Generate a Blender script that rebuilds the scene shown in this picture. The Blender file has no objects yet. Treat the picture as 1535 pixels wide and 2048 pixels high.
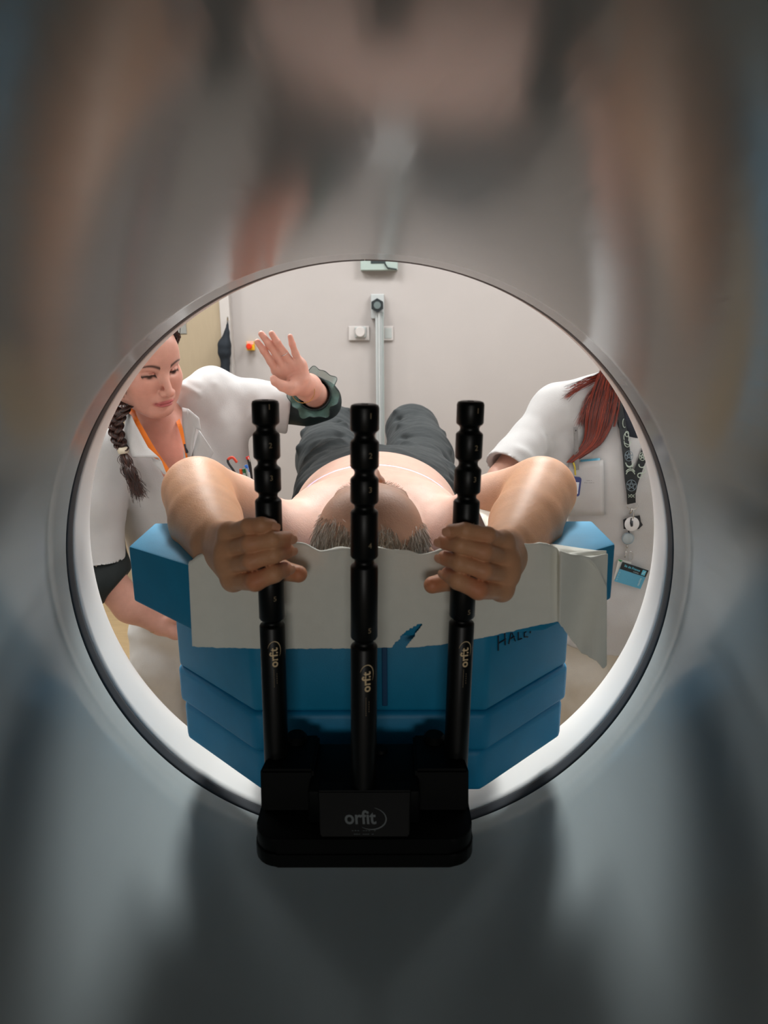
import bpy, bmesh, math, random
import numpy as np
from mathutils import Vector, Matrix

# ------------------------------------------------------------ camera
FPX, CAMZ = 1365.0, 1.42
_p, _yaw, _roll = math.radians(14.5), math.radians(-.42), math.radians(-.4)
def _basis():
    fw = np.array([0, math.cos(_p), -math.sin(_p)]); up = np.array([0, math.sin(_p), math.cos(_p)]); rt = np.array([1., 0, 0])
    cy, sy = math.cos(_yaw), math.sin(_yaw)
    Mx = np.array([[cy, sy, 0], [-sy, cy, 0], [0, 0, 1]])
    rt, up, fw = Mx @ rt, Mx @ up, Mx @ fw
    c, s = math.cos(_roll), math.sin(_roll)
    return c*rt + s*up, -s*rt + c*up, fw
RT, UP, FW = _basis()
def at(px, py, Y):
    """world point seen at pixel (px, py) of the photograph on the plane y = Y"""
    d = FW + RT*(px-767.5)/FPX + UP*(1024-py)/FPX
    return np.array([0, 0, CAMZ]) + d*(Y/d[1])
S = bpy.context.scene
cam = bpy.data.cameras.new('camera'); camo = bpy.data.objects.new('camera', cam); S.collection.objects.link(camo)
m = Matrix.Identity(4)
for i, v in enumerate((RT, UP, -FW)):
    for j in range(3): m[j][i] = v[j]
m[2][3] = CAMZ
camo.matrix_world = m
cam.sensor_fit = 'VERTICAL'; cam.sensor_height = 36; cam.lens = FPX*36/2048; cam.clip_start = .01
cam.dof.use_dof = True; cam.dof.focus_distance = 1.25; cam.dof.aperture_fstop = 6.3
S.camera = camo

# ------------------------------------------------------------ light and exposure
S.view_settings.view_transform = 'Standard'; S.view_settings.look = 'None'
S.view_settings.gamma = 1; S.view_settings.use_curve_mapping = False
S.view_settings.exposure = 0.0
S.cycles.max_bounces = 8; S.cycles.diffuse_bounces = 5; S.cycles.glossy_bounces = 4; S.cycles.use_denoising = True
S.cycles.sample_clamp_indirect = 6
W = bpy.data.worlds.new('world'); S.world = W; W.use_nodes = True
W.node_tree.nodes['Background'].inputs[0].default_value = (.5, .6, .8, 1)
W.node_tree.nodes['Background'].inputs[1].default_value = .02
PANELS = [(-1.3, 1.5), (1.3, 1.5), (-1.8, 2.45), (-.6, 2.45), (.6, 2.45), (1.8, 2.45)]
PANEL_W = 14.0
def area(name, loc, rot, sx, sy, power, col=(1, .985, .985)):
    l = bpy.data.lights.new(name, 'AREA'); l.shape = 'RECTANGLE'; l.size = sx; l.size_y = sy; l.energy = power; l.color = col
    o = bpy.data.objects.new(name, l); S.collection.objects.link(o); o.location = loc; o.rotation_euler = rot
    return o
for i, (x, y) in enumerate(PANELS):
    area('panel_light', (x, y, 2.66), (0, 0, 0), .58, .58, PANEL_W*(.8 if y < 2 else 1.5), (.96, .99, 1))

# two added fill spots that brighten both lower sides of the bore
SPOTS = [((-.62, 2.45, 2.60), (-.40, .88, .70)), ((.58, 2.45, 2.60), (.34, .88, .70))]
for a_, b_ in SPOTS:
    l = bpy.data.lights.new('fill_spot', 'SPOT'); l.energy = 310; l.spot_size = math.radians(19); l.spot_blend = 1.0; l.shadow_soft_size = .17; l.color = (.97, 1, .98)
    o = bpy.data.objects.new('fill_spot', l); S.collection.objects.link(o); o.location = a_
    o.rotation_euler = (Vector(b_)-Vector(a_)).to_track_quat('-Z', 'Y').to_euler()
# added fill from behind the camera
area('rear_fill_light', (-.03, -2.45, 1.30), (math.radians(90), 0, 0), .9, .7, 14.0, (1, .97, .92))

# ------------------------------------------------------------ helpers
C = S.collection
def lin(c):
    return tuple(((v/255)/12.92 if v/255 <= .04045 else ((v/255+.055)/1.055)**2.4) for v in c)
def mat(name, col, rough=.5, metal=0., spec=.5, noise=0., nscale=40, bump=0., bscale=200, coat=0., alpha=1., trans=0., emis=None, attr=None, stretch=None, sheen=0., sss=0.):
    m = bpy.data.materials.new(name); m.use_nodes = True; nt = m.node_tree; b = nt.nodes['Principled BSDF']
    c = (*lin(col), 1)
    b.inputs['Base Color'].default_value = c; b.inputs['Roughness'].default_value = rough; b.inputs['Metallic'].default_value = metal
    b.inputs['Specular IOR Level'].default_value = spec
    if coat: b.inputs['Coat Weight'].default_value = coat; b.inputs['Coat Roughness'].default_value = .08
    if sheen: b.inputs['Sheen Weight'].default_value = sheen; b.inputs['Sheen Roughness'].default_value = .4
    if alpha < 1: b.inputs['Alpha'].default_value = alpha
    if trans: b.inputs['Transmission Weight'].default_value = trans
    if sss:
        b.inputs['Subsurface Weight'].default_value = sss; b.inputs['Subsurface Radius'].default_value = (1, .35, .2); b.inputs['Subsurface Scale'].default_value = .008
    if emis: b.inputs['Emission Color'].default_value = (*lin(emis[0]), 1); b.inputs['Emission Strength'].default_value = emis[1]
    tc = nt.nodes.new('ShaderNodeTexCoord'); src = tc.outputs['Object']
    if stretch:
        mp = nt.nodes.new('ShaderNodeMapping'); mp.inputs['Scale'].default_value = stretch; nt.links.new(src, mp.inputs[0]); src = mp.outputs[0]
    colout = None
    if attr:
        a = nt.nodes.new('ShaderNodeAttribute'); a.attribute_name = attr; colout = a.outputs['Color']
    if noise:
        n = nt.nodes.new('ShaderNodeTexNoise'); n.inputs['Scale'].default_value = nscale; n.inputs['Detail'].default_value = 5; nt.links.new(src, n.inputs['Vector'])
        mr = nt.nodes.new('ShaderNodeMapRange'); mr.inputs['From Min'].default_value = .3; mr.inputs['From Max'].default_value = .7
        mr.inputs['To Min'].default_value = 1-noise; mr.inputs['To Max'].default_value = 1+noise; nt.links.new(n.outputs[0], mr.inputs[0])
        mx = nt.nodes.new('ShaderNodeMix'); mx.data_type = 'RGBA'; mx.blend_type = 'MULTIPLY'; mx.inputs[0].default_value = 1
        if colout: nt.links.new(colout, mx.inputs[6])
        else: mx.inputs[6].default_value = c
        nt.links.new(mr.outputs[0], mx.inputs[7]); colout = mx.outputs[2]
    if colout: nt.links.new(colout, b.inputs['Base Color'])
    if bump:
        n2 = nt.nodes.new('ShaderNodeTexNoise'); n2.inputs['Scale'].default_value = bscale; n2.inputs['Detail'].default_value = 3; nt.links.new(src, n2.inputs['Vector'])
        bp = nt.nodes.new('ShaderNodeBump'); bp.inputs['Strength'].default_value = 1; bp.inputs['Distance'].default_value = bump
        nt.links.new(n2.outputs[0], bp.inputs['Height']); nt.links.new(bp.outputs[0], b.inputs['Normal'])
    return m
def tag(o, label=None, cat=None, group=None, kind=None):
    if label: o['label'] = label
    if cat: o['category'] = cat
    if group: o['group'] = group
    if kind: o['kind'] = kind
    return o
def empty(name, loc=(0, 0, 0), rz=0):
    o = bpy.data.objects.new(name, None); C.objects.link(o); o.location = loc; o.rotation_euler.z = rz; o.empty_display_size = .05
    return o
def par(o, p):
    if p is not None:
        o.parent = p
        if p.type == 'EMPTY' or True:
            bpy.context.view_layer.update()
            o.matrix_parent_inverse = p.matrix_world.inverted()
    return o
def mobj(name, verts, faces, material, parent=None, smooth=True):
    me = bpy.data.meshes.new(name)
    me.from_pydata([tuple(map(float, v)) for v in verts], [], [tuple(int(i) for i in f) for f in faces]); me.update()
    if smooth: me.polygons.foreach_set('use_smooth', [True]*len(me.polygons))
    o = bpy.data.objects.new(name, me); C.objects.link(o)
    if material: me.materials.append(material)
    return par(o, parent)
def bobj(name, bm, material, parent=None, smooth=False, auto=None):
    bmesh.ops.recalc_face_normals(bm, faces=bm.faces)
    me = bpy.data.meshes.new(name); bm.to_mesh(me); bm.free()
    if smooth: me.polygons.foreach_set('use_smooth', [True]*len(me.polygons))
    if auto:
        me.polygons.foreach_set('use_smooth', [True]*len(me.polygons)); me.set_sharp_from_angle(angle=math.radians(auto))
    o = bpy.data.objects.new(name, me); C.objects.link(o)
    if material: me.materials.append(material)
    return par(o, parent)
def box(bm, lo, hi, bev=0, seg=2, M=None):
    r = bmesh.ops.create_cube(bm, size=1); vs = r['verts']
    for v in vs:
        v.co = Vector([lo[i]+(v.co[i]+.5)*(hi[i]-lo[i]) for i in range(3)])
    if bev:
        es = list({e for v in vs for e in v.link_edges})
        rr = bmesh.ops.bevel(bm, geom=es, offset=bev, segments=seg, profile=.5, affect='EDGES'); vs = list({v for f in rr['faces'] for v in f.verts} | {v for v in vs if v.is_valid})
    if M is not None:
        for v in vs: v.co = M @ v.co
    return vs
def prism(bm, pts, z0, z1, bev=0, seg=2, M=None, caps=True):
    """vertical prism from plan outline"""
    a = [bm.verts.new((x, y, z0)) for x, y in pts]; b = [bm.verts.new((x, y, z1)) for x, y in pts]; n = len(pts)
    fs = [bm.faces.new((a[i], a[(i+1) % n], b[(i+1) % n], b[i])) for i in range(n)]
    fs += [bm.faces.new(list(reversed(a))), bm.faces.new(b)]
    vs = a+b
    if bev:
        es = list({e for f in fs for e in f.edges})
        rr = bmesh.ops.bevel(bm, geom=es, offset=bev, segments=seg, profile=.5, affect='EDGES'); vs = list({v for f in rr['faces'] for v in f.verts} | {v for v in vs if v.is_valid})
    if M is not None:
        for v in vs: v.co = M @ v.co
    return vs
def lathe(bm, prof, M=None, n=32, cap0=True, cap1=True, a0=0, a1=2*math.pi):
    """prof: list of (radius, h) about local z"""
    M = M or Matrix.Identity(4); full = abs(a1-a0-2*math.pi) < 1e-6; cnt = n if full else n+1
    rings = []
    for r, h in prof:
        rings.append([bm.verts.new(M @ Vector((r*math.cos(a0+(a1-a0)*i/n), r*math.sin(a0+(a1-a0)*i/n), h))) for i in range(cnt)])
    for a, b in zip(rings[:-1], rings[1:]):
        for i in range(n):
            j = (i+1) % cnt
            bm.faces.new((a[i], a[j], b[j], b[i]))
    if cap0: bm.faces.new(list(reversed(rings[0])))
    if cap1: bm.faces.new(rings[-1])
def frame_z(p0, p1):
    p0 = Vector(p0); p1 = Vector(p1); z = (p1-p0).normalized(); q = z.to_track_quat('Z', 'Y')
    return Matrix.Translation(p0) @ q.to_matrix().to_4x4()
def tube(bm, pts, r, n=10, closed=False):
    """tube along points; r number or list"""
    P = [Vector(p) for p in pts]; k = len(P); rs = r if hasattr(r, '__len__') else [r]*k
    prev = None; rings = []
    for i, p in enumerate(P):
        if closed: t = (P[(i+1) % k]-P[i-1]).normalized()
        else: t = (P[min(i+1, k-1)]-P[max(i-1, 0)]).normalized()
        if prev is None:
            u = t.orthogonal().normalized()
        else:
            u = (prev - t*prev.dot(t)).normalized()
        prev = u; w = t.cross(u)
        rings.append([bm.verts.new(p+(u*math.cos(2*math.pi*j/n)+w*math.sin(2*math.pi*j/n))*rs[i]) for j in range(n)])
    m_ = k if closed else k-1
    for i in range(m_):
        a, b = rings[i], rings[(i+1) % k]
        for j in range(n): bm.faces.new((a[j], a[(j+1) % n], b[(j+1) % n], b[j]))
    if not closed:
        bm.faces.new(list(reversed(rings[0]))); bm.faces.new(rings[-1])
def spline(pts, n):
    P = np.array(pts, float); P = np.vstack([2*P[0]-P[1], P, 2*P[-1]-P[-2]]); out = []
    m_ = len(pts)-1
    for i in range(m_):
        p0, p1, p2, p3 = P[i:i+4]
        for t in np.linspace(0, 1, n, endpoint=False):
            out.append(.5*((2*p1)+(-p0+p2)*t+(2*p0-5*p1+4*p2-p3)*t*t+(-p0+3*p1-3*p2+p3)*t**3))
    out.append(P[-2]); return np.array(out)
def text_mesh(txt, size, bold=False, spacing=1.0):
    """flat lettering geometry (verts xy, faces) centred on the origin"""
    cu = bpy.data.curves.new('lettering', 'FONT'); cu.body = txt; cu.size = size; cu.align_x = 'CENTER'; cu.align_y = 'CENTER'
    cu.resolution_u = 3; cu.space_character = spacing
    if bold: cu.offset = size*.02
    o = bpy.data.objects.new('lettering', cu); C.objects.link(o); bpy.context.view_layer.update()
    me = bpy.data.meshes.new_from_object(o.evaluated_get(bpy.context.evaluated_depsgraph_get()))
    v = [tuple(x.co) for x in me.vertices]; f = [tuple(p.vertices) for p in me.polygons]
    bpy.data.objects.remove(o); bpy.data.curves.remove(cu); bpy.data.meshes.remove(me)
    return v, f

# ------------------------------------------------------------ smooth bodies: distance field -> surface nets
def smin(a, b, k):
    h = np.maximum(k-np.abs(a-b), 0)/k
    return np.minimum(a, b)-h*h*k*.25
class Prim: pass
def cap(a, b, ra, rb=None, k=.01, cut=False):
    q = Prim(); a = np.array(a, np.float32); b = np.array(b, np.float32); rb = ra if rb is None else rb
    ab = b-a; L = float(ab@ab)+1e-12
    def f(P):
        t = np.clip(((P-a)@ab)/L, 0, 1)
        return np.linalg.norm(P-a-t[:, None]*ab, axis=1)-(ra+(rb-ra)*t)
    q.f = f; q.c = (a+b)/2; q.r = math.sqrt(L)/2+max(ra, rb); q.k = k; q.cut = cut; return q
def ell(c, r, k=.01, R=None, cut=False):
    q = Prim(); c = np.array(c, np.float32); r = np.array(r, np.float32)
    R_ = None if R is None else np.array(R, np.float32)
    def f(P):
        X = P-c
        if R_ is not None: X = X@R_
        k0 = np.linalg.norm(X/r, axis=1); k1 = np.linalg.norm(X/(r*r), axis=1)+1e-9
        return k0*(k0-1)/k1
    q.f = f; q.c = c; q.r = float(r.max()); q.k = k; q.cut = cut; return q
def chain(pts, rs, k=.01, kin=.004):
    """smooth tapering chain of capsules (one finger, one limb)"""
    q = Prim(); cs = [cap(pts[i], pts[i+1], rs[i], rs[i+1]) for i in range(len(pts)-1)]
    def f(P):
        d = cs[0].f(P)
        for c in cs[1:]: d = smin(d, c.f(P), kin)
        return d
    q.f = f; P_ = np.array(pts, np.float32); q.c = (P_.min(0)+P_.max(0))/2; q.r = float(np.linalg.norm(P_-q.c, axis=1).max()+max(rs)); q.k = k; q.cut = False; return q
def union(prims, kin, k):
    q = Prim()
    def f(P):
        d = prims[0].f(P)
        for c in prims[1:]: d = smin(d, c.f(P), kin)
        return d
    q.f = f; cc = np.array([p.c for p in prims]); q.c = cc.mean(0); q.r = max(float(np.linalg.norm(p.c-q.c))+p.r for p in prims); q.k = k; q.cut = False; return q
def halfspace(p, n, k=.004):
    """keeps the side the normal points away from"""
    q = Prim(); p = np.array(p, np.float32); n = np.array(n, np.float32); n = n/np.linalg.norm(n)
    q.f = lambda P: -((P-p)@n); q.c = p; q.r = 1e9; q.k = k; q.cut = True; return q
def sdf_eval(prims, P, centers=None, Rb=0.):
    n = P.shape[0]; d = np.full(P.shape[:-1], 1.0, np.float32)
    for q in prims:
        if centers is None:
            v = q.f(P)
            d = -smin(-d, v, q.k) if q.cut else smin(d, v, q.k)
        else:
            reach = Rb+q.k+(.03 if not q.cut else .0)
            sel = np.nonzero(np.linalg.norm(centers-q.c, axis=1) < q.r+reach)[0]
            if len(sel) == 0: continue
            v = q.f(P[sel].reshape(-1, 3)).reshape(len(sel), -1)
            d[sel] = -smin(-d[sel], v, q.k) if q.cut else smin(d[sel], v, q.k)
    return d
def nets(prims, h, lo, hi, inside=None, outside=None, B=12):
    """surface nets of the distance field; inside=(lo,hi) list keeps only cells in these boxes, outside drops cells in them"""
    lo = np.array(lo, np.float32); hi = np.array(hi, np.float32)
    nb = np.ceil((hi-lo)/(h*B)).astype(int)
    I = np.stack(np.meshgrid(*[np.arange(x) for x in nb], indexing='ij'), -1).reshape(-1, 3)
    cen = lo+(I+.5)*h*B; Rb = h*B*.87
    if inside is not None:
        keep = np.zeros(len(I), bool)
        for a, b in inside: keep |= np.all((cen > np.array(a)-h*B) & (cen < np.array(b)+h*B), 1)
        I, cen = I[keep], cen[keep]
    dc = sdf_eval(prims, cen.astype(np.float32))
    keep = np.abs(dc) < Rb*1.25+.004
    I, cen = I[keep], cen[keep].astype(np.float32)
    g = np.stack(np.meshgrid(*[np.arange(B+1)]*3, indexing='ij'), -1).reshape(-1, 3)
    V, K, Q = [], [], []
    dims = nb*B+2; sx, sy = int(dims[1]*dims[2]), int(dims[2])
    off = np.array([sx, sy, 1], np.int64)
    CH = 400
    for s in range(0, len(I), CH):
        Ib = I[s:s+CH]; gi = (Ib[:, None]*B+g[None]).astype(np.int64)
        P = (lo+gi*np.float32(h)).astype(np.float32)
        D = sdf_eval(prims, P, cen[s:s+CH], Rb).reshape(len(Ib), B+1, B+1, B+1)
        sg = D < 0
        cc = sg[:, :-1, :-1, :-1].astype(np.int8)*0; num = np.zeros(cc.shape, np.float32); acc = np.zeros(cc.shape+(3,), np.float32)
        for ax in range(3):
            o1, o2 = [a for a in range(3) if a != ax]
            for u in (0, 1):
                for w in (0, 1):
                    sl0 = [slice(None)]*4; sl1 = [slice(None)]*4
                    sl0[ax+1] = slice(0, B); sl1[ax+1] = slice(1, B+1)
                    for o_, uu in ((o1, u), (o2, w)): sl0[o_+1] = sl1[o_+1] = slice(uu, uu+B)
                    a, b = D[tuple(sl0)], D[tuple(sl1)]
                    x = (a < 0) != (b < 0); t = np.where(x, a/np.where(x, a-b, 1), 0)
                    num += x; acc[..., ax] += t
                    if u: acc[..., o1] += x
                    if w: acc[..., o2] += x
        act = np.argwhere(num > 0)
        bi, c3 = act[:, 0], act[:, 1:]
        gc = (Ib[bi]*B+c3).astype(np.int64)
        V.append(lo+(gc+acc[tuple(act.T)]/num[tuple(act.T)][:, None])*h); K.append(gc@off)
        for ax in range(3):
            o1, o2 = [(1, 2), (2, 0), (0, 1)][ax]
            a = D[:, :B, :B, :B]; sl = [slice(None)]+[slice(0, B)]*3; sl[ax+1] = slice(1, B+1); b = D[tuple(sl)]
            e = np.argwhere((a < 0) != (b < 0))
            if len(e) == 0: continue
            ge = (Ib[e[:, 0]]*B+e[:, 1:]).astype(np.int64); k0 = ge@off
            q = np.stack([k0-off[o1]-off[o2], k0-off[o2], k0, k0-off[o1]], 1)
            neg = a[tuple(e.T)] < 0
            q[~neg] = q[~neg][:, ::-1]
            Q.append(q)
    V = np.concatenate(V); K = np.concatenate(K); Q = np.concatenate(Q)
    K, ix = np.unique(K, return_index=True); V = V[ix]
    j = np.searchsorted(K, Q); j = np.minimum(j, len(K)-1); ok = (K[j] == Q).all(1); F = j[ok]
    fc = V[F].mean(1)
    if inside is not None:
        kp = np.zeros(len(F), bool)
        for a, b in inside: kp |= np.all((fc > np.array(a)) & (fc < np.array(b)), 1)
        F = F[kp]
    if outside is not None:
        kp = np.ones(len(F), bool)
        for a, b in outside: kp &= ~np.all((fc > np.array(a)+h*.6) & (fc < np.array(b)-h*.6), 1)
        F = F[kp]
    u, inv = np.unique(F, return_inverse=True)
    return V[u], inv.reshape(F.shape)
def fast_mesh(name, V, F, material, parent=None, color=None):
    me = bpy.data.meshes.new(name); me.vertices.add(len(V)); me.vertices.foreach_set('co', np.ascontiguousarray(V, np.float32).ravel())
    n = len(F); me.loops.add(n*4); me.loops.foreach_set('vertex_index', np.ascontiguousarray(F, np.int32).ravel())
    me.polygons.add(n); me.polygons.foreach_set('loop_start', np.arange(n, dtype=np.int32)*4)
    try: me.polygons.foreach_set('loop_total', np.full(n, 4, np.int32))
    except Exception: pass
    me.update(calc_edges=True); me.validate()
    me.polygons.foreach_set('use_smooth', np.ones(len(me.polygons), bool))
    if color is not None:
        a = me.color_attributes.new('tone', 'FLOAT_COLOR', 'POINT'); c = np.ones((len(me.vertices), 4), np.float32); c[:, :3] = color[:len(me.vertices)]; a.data.foreach_set('color', c.ravel())
    if material: me.materials.append(material)
    o = bpy.data.objects.new(name, me); C.objects.link(o)
    return par(o, parent)
def body_mesh(prims, parts, disp=None):
    """parts: list of (h, lo, hi, inside, outside) -> one joined vertex/face set"""
    VV, FF, n = [], [], 0
    for h, lo, hi, ins, outs in parts:
        V, F = nets(prims, h, lo, hi, ins, outs)
        VV.append(V); FF.append(F+n); n += len(V)
    V = np.concatenate(VV); F = np.concatenate(FF)
    if disp is not None:
        V = V + vnormals(V, F)*disp(V)[:, None]
    return V, F
def vnormals(V, F):
    a = V[F[:, 2]]-V[F[:, 0]]; b = V[F[:, 3]]-V[F[:, 1]]; fn = np.cross(a, b)
    N = np.zeros_like(V)
    for i in range(4): np.add.at(N, F[:, i], fn)
    return N/(np.linalg.norm(N, axis=1)[:, None]+1e-12)
def folds(segs):
    """soft cloth folds: (a, b, width, height) ridges (negative height: a valley)"""
    S_ = [(np.array(a), np.array(b), w, h) for a, b, w, h in segs]
    def f(V):
        d = np.zeros(len(V))
        for a, b, w, h in S_:
            ab = b-a; L = ab@ab; t0 = ((V-a)@ab)/L; t = np.clip(t0, 0, 1)
            r = np.linalg.norm(V-a-t[:, None]*ab, axis=1)
            fade = np.clip(np.minimum(t0+.15, 1.15-t0)*4, 0, 1)
            d += h*np.exp(-(r/w)**2)*fade
        return d
    return f
rng = np.random.default_rng(7)
def vnoise(V, scale, seed=0):
    """smooth cheap noise from summed sines"""
    r = np.random.default_rng(seed); o = np.zeros(len(V))
    for i in range(7):
        d = r.normal(size=3); d /= np.linalg.norm(d); o += np.sin(V@d*scale*(1+.35*i)+r.uniform(0, 6.28))/(1+.25*i)
    return o/3.5
def strands(name, roots, paths, w0, w1, material, parent, taper=True, jitter=0.0):
    """hair: many thin tapering ribbons. paths: (n, k, 3)"""
    P = np.asarray(paths, float); n, k, _ = P.shape
    T = np.gradient(P, axis=1); view = P-np.array([0, 0, CAMZ+.1])
    sd = np.cross(T, view+rng.normal(size=(n, 1, 3))*.35); sd /= np.linalg.norm(sd, axis=2)[..., None]+1e-9
    t = np.linspace(0, 1, k)[None, :, None]; w = (w0*(1-t)+w1*t)/2
    A = P-sd*w; B_ = P+sd*w
    V = np.stack([A, B_], 2).reshape(-1, 3)
    base = (np.arange(n)*k*2)[:, None]+(np.arange(k-1)*2)[None]
    F = np.stack([base, base+1, base+3, base+2], -1).reshape(-1, 4)
    tone = np.repeat(.55+.70*rng.uniform(0, 1, n)**1.6, k*2)
    o = fast_mesh(name, V, F, material, parent, color=np.repeat(tone[:, None], 3, 1))
    o['kind'] = 'stuff'
    return o
def hair_mat(name, c1, c2, rough=.45):
    m = bpy.data.materials.new(name); m.use_nodes = True; nt = m.node_tree; b = nt.nodes['Principled BSDF']
    a = nt.nodes.new('ShaderNodeAttribute'); a.attribute_name = 'tone'
    r = nt.nodes.new('ShaderNodeMapRange'); r.inputs['From Min'].default_value = .55; r.inputs['From Max'].default_value = 1.25
    nt.links.new(a.outputs['Fac'], r.inputs[0])
    mx = nt.nodes.new('ShaderNodeMix'); mx.data_type = 'RGBA'; mx.inputs[6].default_value = (*lin(c1), 1); mx.inputs[7].default_value = (*lin(c2), 1)
    nt.links.new(r.outputs[0], mx.inputs[0]); nt.links.new(mx.outputs[2], b.inputs['Base Color'])
    b.inputs['Roughness'].default_value = rough
    return m
# ------------------------------------------------------------ room
YB = 3.6; XL, XR, YF, ZC = -2.7, 2.6, -2.6, 2.7
m_wall = mat('wall_paint', (172, 165, 162), .7, noise=.015, nscale=6, bump=.0006, bscale=300)
m_ceil = mat('ceiling_paint', (170, 170, 168), .8, noise=.01)
m_floor = mat('floor_vinyl', (172, 148, 112), .45, noise=.10, nscale=9, stretch=(1, 9, 1))
m_white = mat('white_plastic', (222, 222, 220), .4, noise=.01)
m_trim = mat('white_trim', (196, 192, 188), .5)
def slab(name, lo, hi, material, bev=0):
    bm = bmesh.new(); box(bm, lo, hi, bev); return tag(bobj(name, bm, material), kind='structure')
slab('floor', (XL, YF, -.1), (XR, YB, 0), m_floor)
slab('ceiling', (XL, YF, ZC), (XR, YB, ZC+.1), m_ceil)
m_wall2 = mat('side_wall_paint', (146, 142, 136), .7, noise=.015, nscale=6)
slab('wall_left', (XL-.1, YF, 0), (XL, YB, ZC), m_wall2)
slab('wall_right', (XR, YF, 0), (XR+.1, YB, ZC), m_wall2)
slab('wall_back', (XL, YB, 0), (XR, YB+.1, ZC), m_wall)
slab('wall_front', (XL, YF-.1, 0), (XR, YF, ZC), m_wall2)
slab('baseboard_back', (XL, YB-.015, 0), (XR, YB, .1), m_trim, .003)
# beige door with its frame in the far wall
xd = at(449, 700, YB)[0]
m_door = mat('beige_laminate', (166, 150, 126), .45, noise=.02, nscale=12, stretch=(8, 8, 1))
bm = bmesh.new(); box(bm, (xd-.98, YB-.045, 0.01), (xd-.0, YB-.004, 2.12), .004)
d1 = tag(bobj('door_1', bm, m_door), kind='structure')
bm = bmesh.new()
for a, b in (((xd, YB-.06, 0), (xd+.05, YB-.001, 2.17)), ((xd-1.03, YB-.06, 0), (xd-.98, YB-.001, 2.17)), ((xd-1.03, YB-.06, 2.12), (xd+.05, YB-.001, 2.17))): box(bm, a, b, .004)
bobj('door_frame', bm, mat('pale_frame', (186, 180, 176), .4), d1)
bm = bmesh.new(); tube(bm, [(xd-.93, YB-.05, 1.02), (xd-.93, YB-.10, 1.02), (xd-.81, YB-.10, 1.02)], .009); lathe(bm, [(.024, 0), (.024, .008)], frame_z((xd-.93, YB-.045, 1.02), (xd-.93, YB-.06, 1.02)), 20)
m_steel = mat('brushed_metal', (190, 192, 195), .3, metal=1)
bobj('door_handle', bm, m_steel, d1, smooth=True)
# ceiling light panels
m_lamp = mat('lit_diffuser', (255, 250, 240), .5, emis=((255, 248, 238), 5.0))
for i, (x, y) in enumerate(PANELS):
    e = empty('ceiling_light', (x, y, ZC))
    tag(e, 'square ceiling light panel ' + ['near the scanner on the left', 'near the scanner on the right', 'leftmost of the four in the far row', 'second from the left in the far row', 'third from the left in the far row', 'rightmost of the four in the far row'][i], 'ceiling light', 'ceiling light panels')
    bm = bmesh.new(); box(bm, (x-.3, y-.3, ZC-.012), (x+.3, y+.3, ZC-.006)); bobj('diffuser', bm, m_lamp, e)
    bm = bmesh.new()
    for a, b in (((-.32, -.32), (.32, -.3)), ((-.32, .3), (.32, .32)), ((-.32, -.3), (-.3, .3)), ((.3, -.3), (.32, .3))): box(bm, (x+a[0], y+a[1], ZC-.02), (x+b[0], y+b[1], ZC-.0005))
    bobj('frame', bm, m_trim, e)

for i, (a_, b_) in enumerate(SPOTS):  # shades and stems for the added fill spots, out of view
    e = empty('fill_spot_fixture', a_); tag(e, 'small white spotlight added to brighten the lower bore, on the %s' % ('left' if i == 0 else 'right'), 'fill_spot', 'added fill spots')
    d_ = (Vector(b_)-Vector(a_)).normalized(); back = Vector(a_)-d_*.01
    bm = bmesh.new(); lathe(bm, [(.060, -.02), (.064, .0), (.064, .010), (.058, .012), (.056, -.0), (.056, -.018)], frame_z(back, back+d_), 28, False, False); bobj('shade', bm, m_trim, e, smooth=True)
    bm = bmesh.new(); tube(bm, [back-d_*.02, (a_[0], a_[1], ZC-.001)], .012, 12); bobj('stem', bm, m_trim, e, smooth=True)

# ------------------------------------------------------------ gantry (the scanner ring we look through)
GX, GZ, GR = -.030, 1.063, .456
m_bore = mat('bore_liner_gloss', (148, 156, 158), .15, spec=.38, noise=.02, nscale=14, bump=.0002, bscale=60, stretch=(1, .15, 1))
m_cover = mat('gantry_cover', (226, 224, 222), .38, noise=.01, nscale=10)
m_seal = mat('rubber_seal', (38, 42, 48), .6, noise=.04)
MG = Matrix.Translation((GX, 0, GZ)) @ Matrix.Rotation(-math.pi/2, 4, 'X')       # local z -> world +Y
gan = empty('scanner_gantry', (GX, .5, 0))
tag(gan, 'round white scanner gantry whose glossy bore surrounds the patient and the whole view', 'scanner')
def ring(name, prof, material, n=192, closed=False, a0=0, a1=2*math.pi):
    bm = bmesh.new(); lathe(bm, prof, MG, n, False, False, a0, a1)
    o = bobj(name, bm, material, gan, smooth=True); return o
YS = .974
ring('bore_liner', [(.74, -.30), (.66, -.285), (.60, -.25), (.55, -.19), (.50, -.10), (.468, 0.0), (.458, .08), (GR, .16)]+[(GR, y) for y in np.linspace(.2, YS-.002, 12)]+[(GR+.002, YS-.0005), (GR+.006, YS)], m_bore)
g0 = math.radians(90.15); gap = math.radians(.14)
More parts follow.
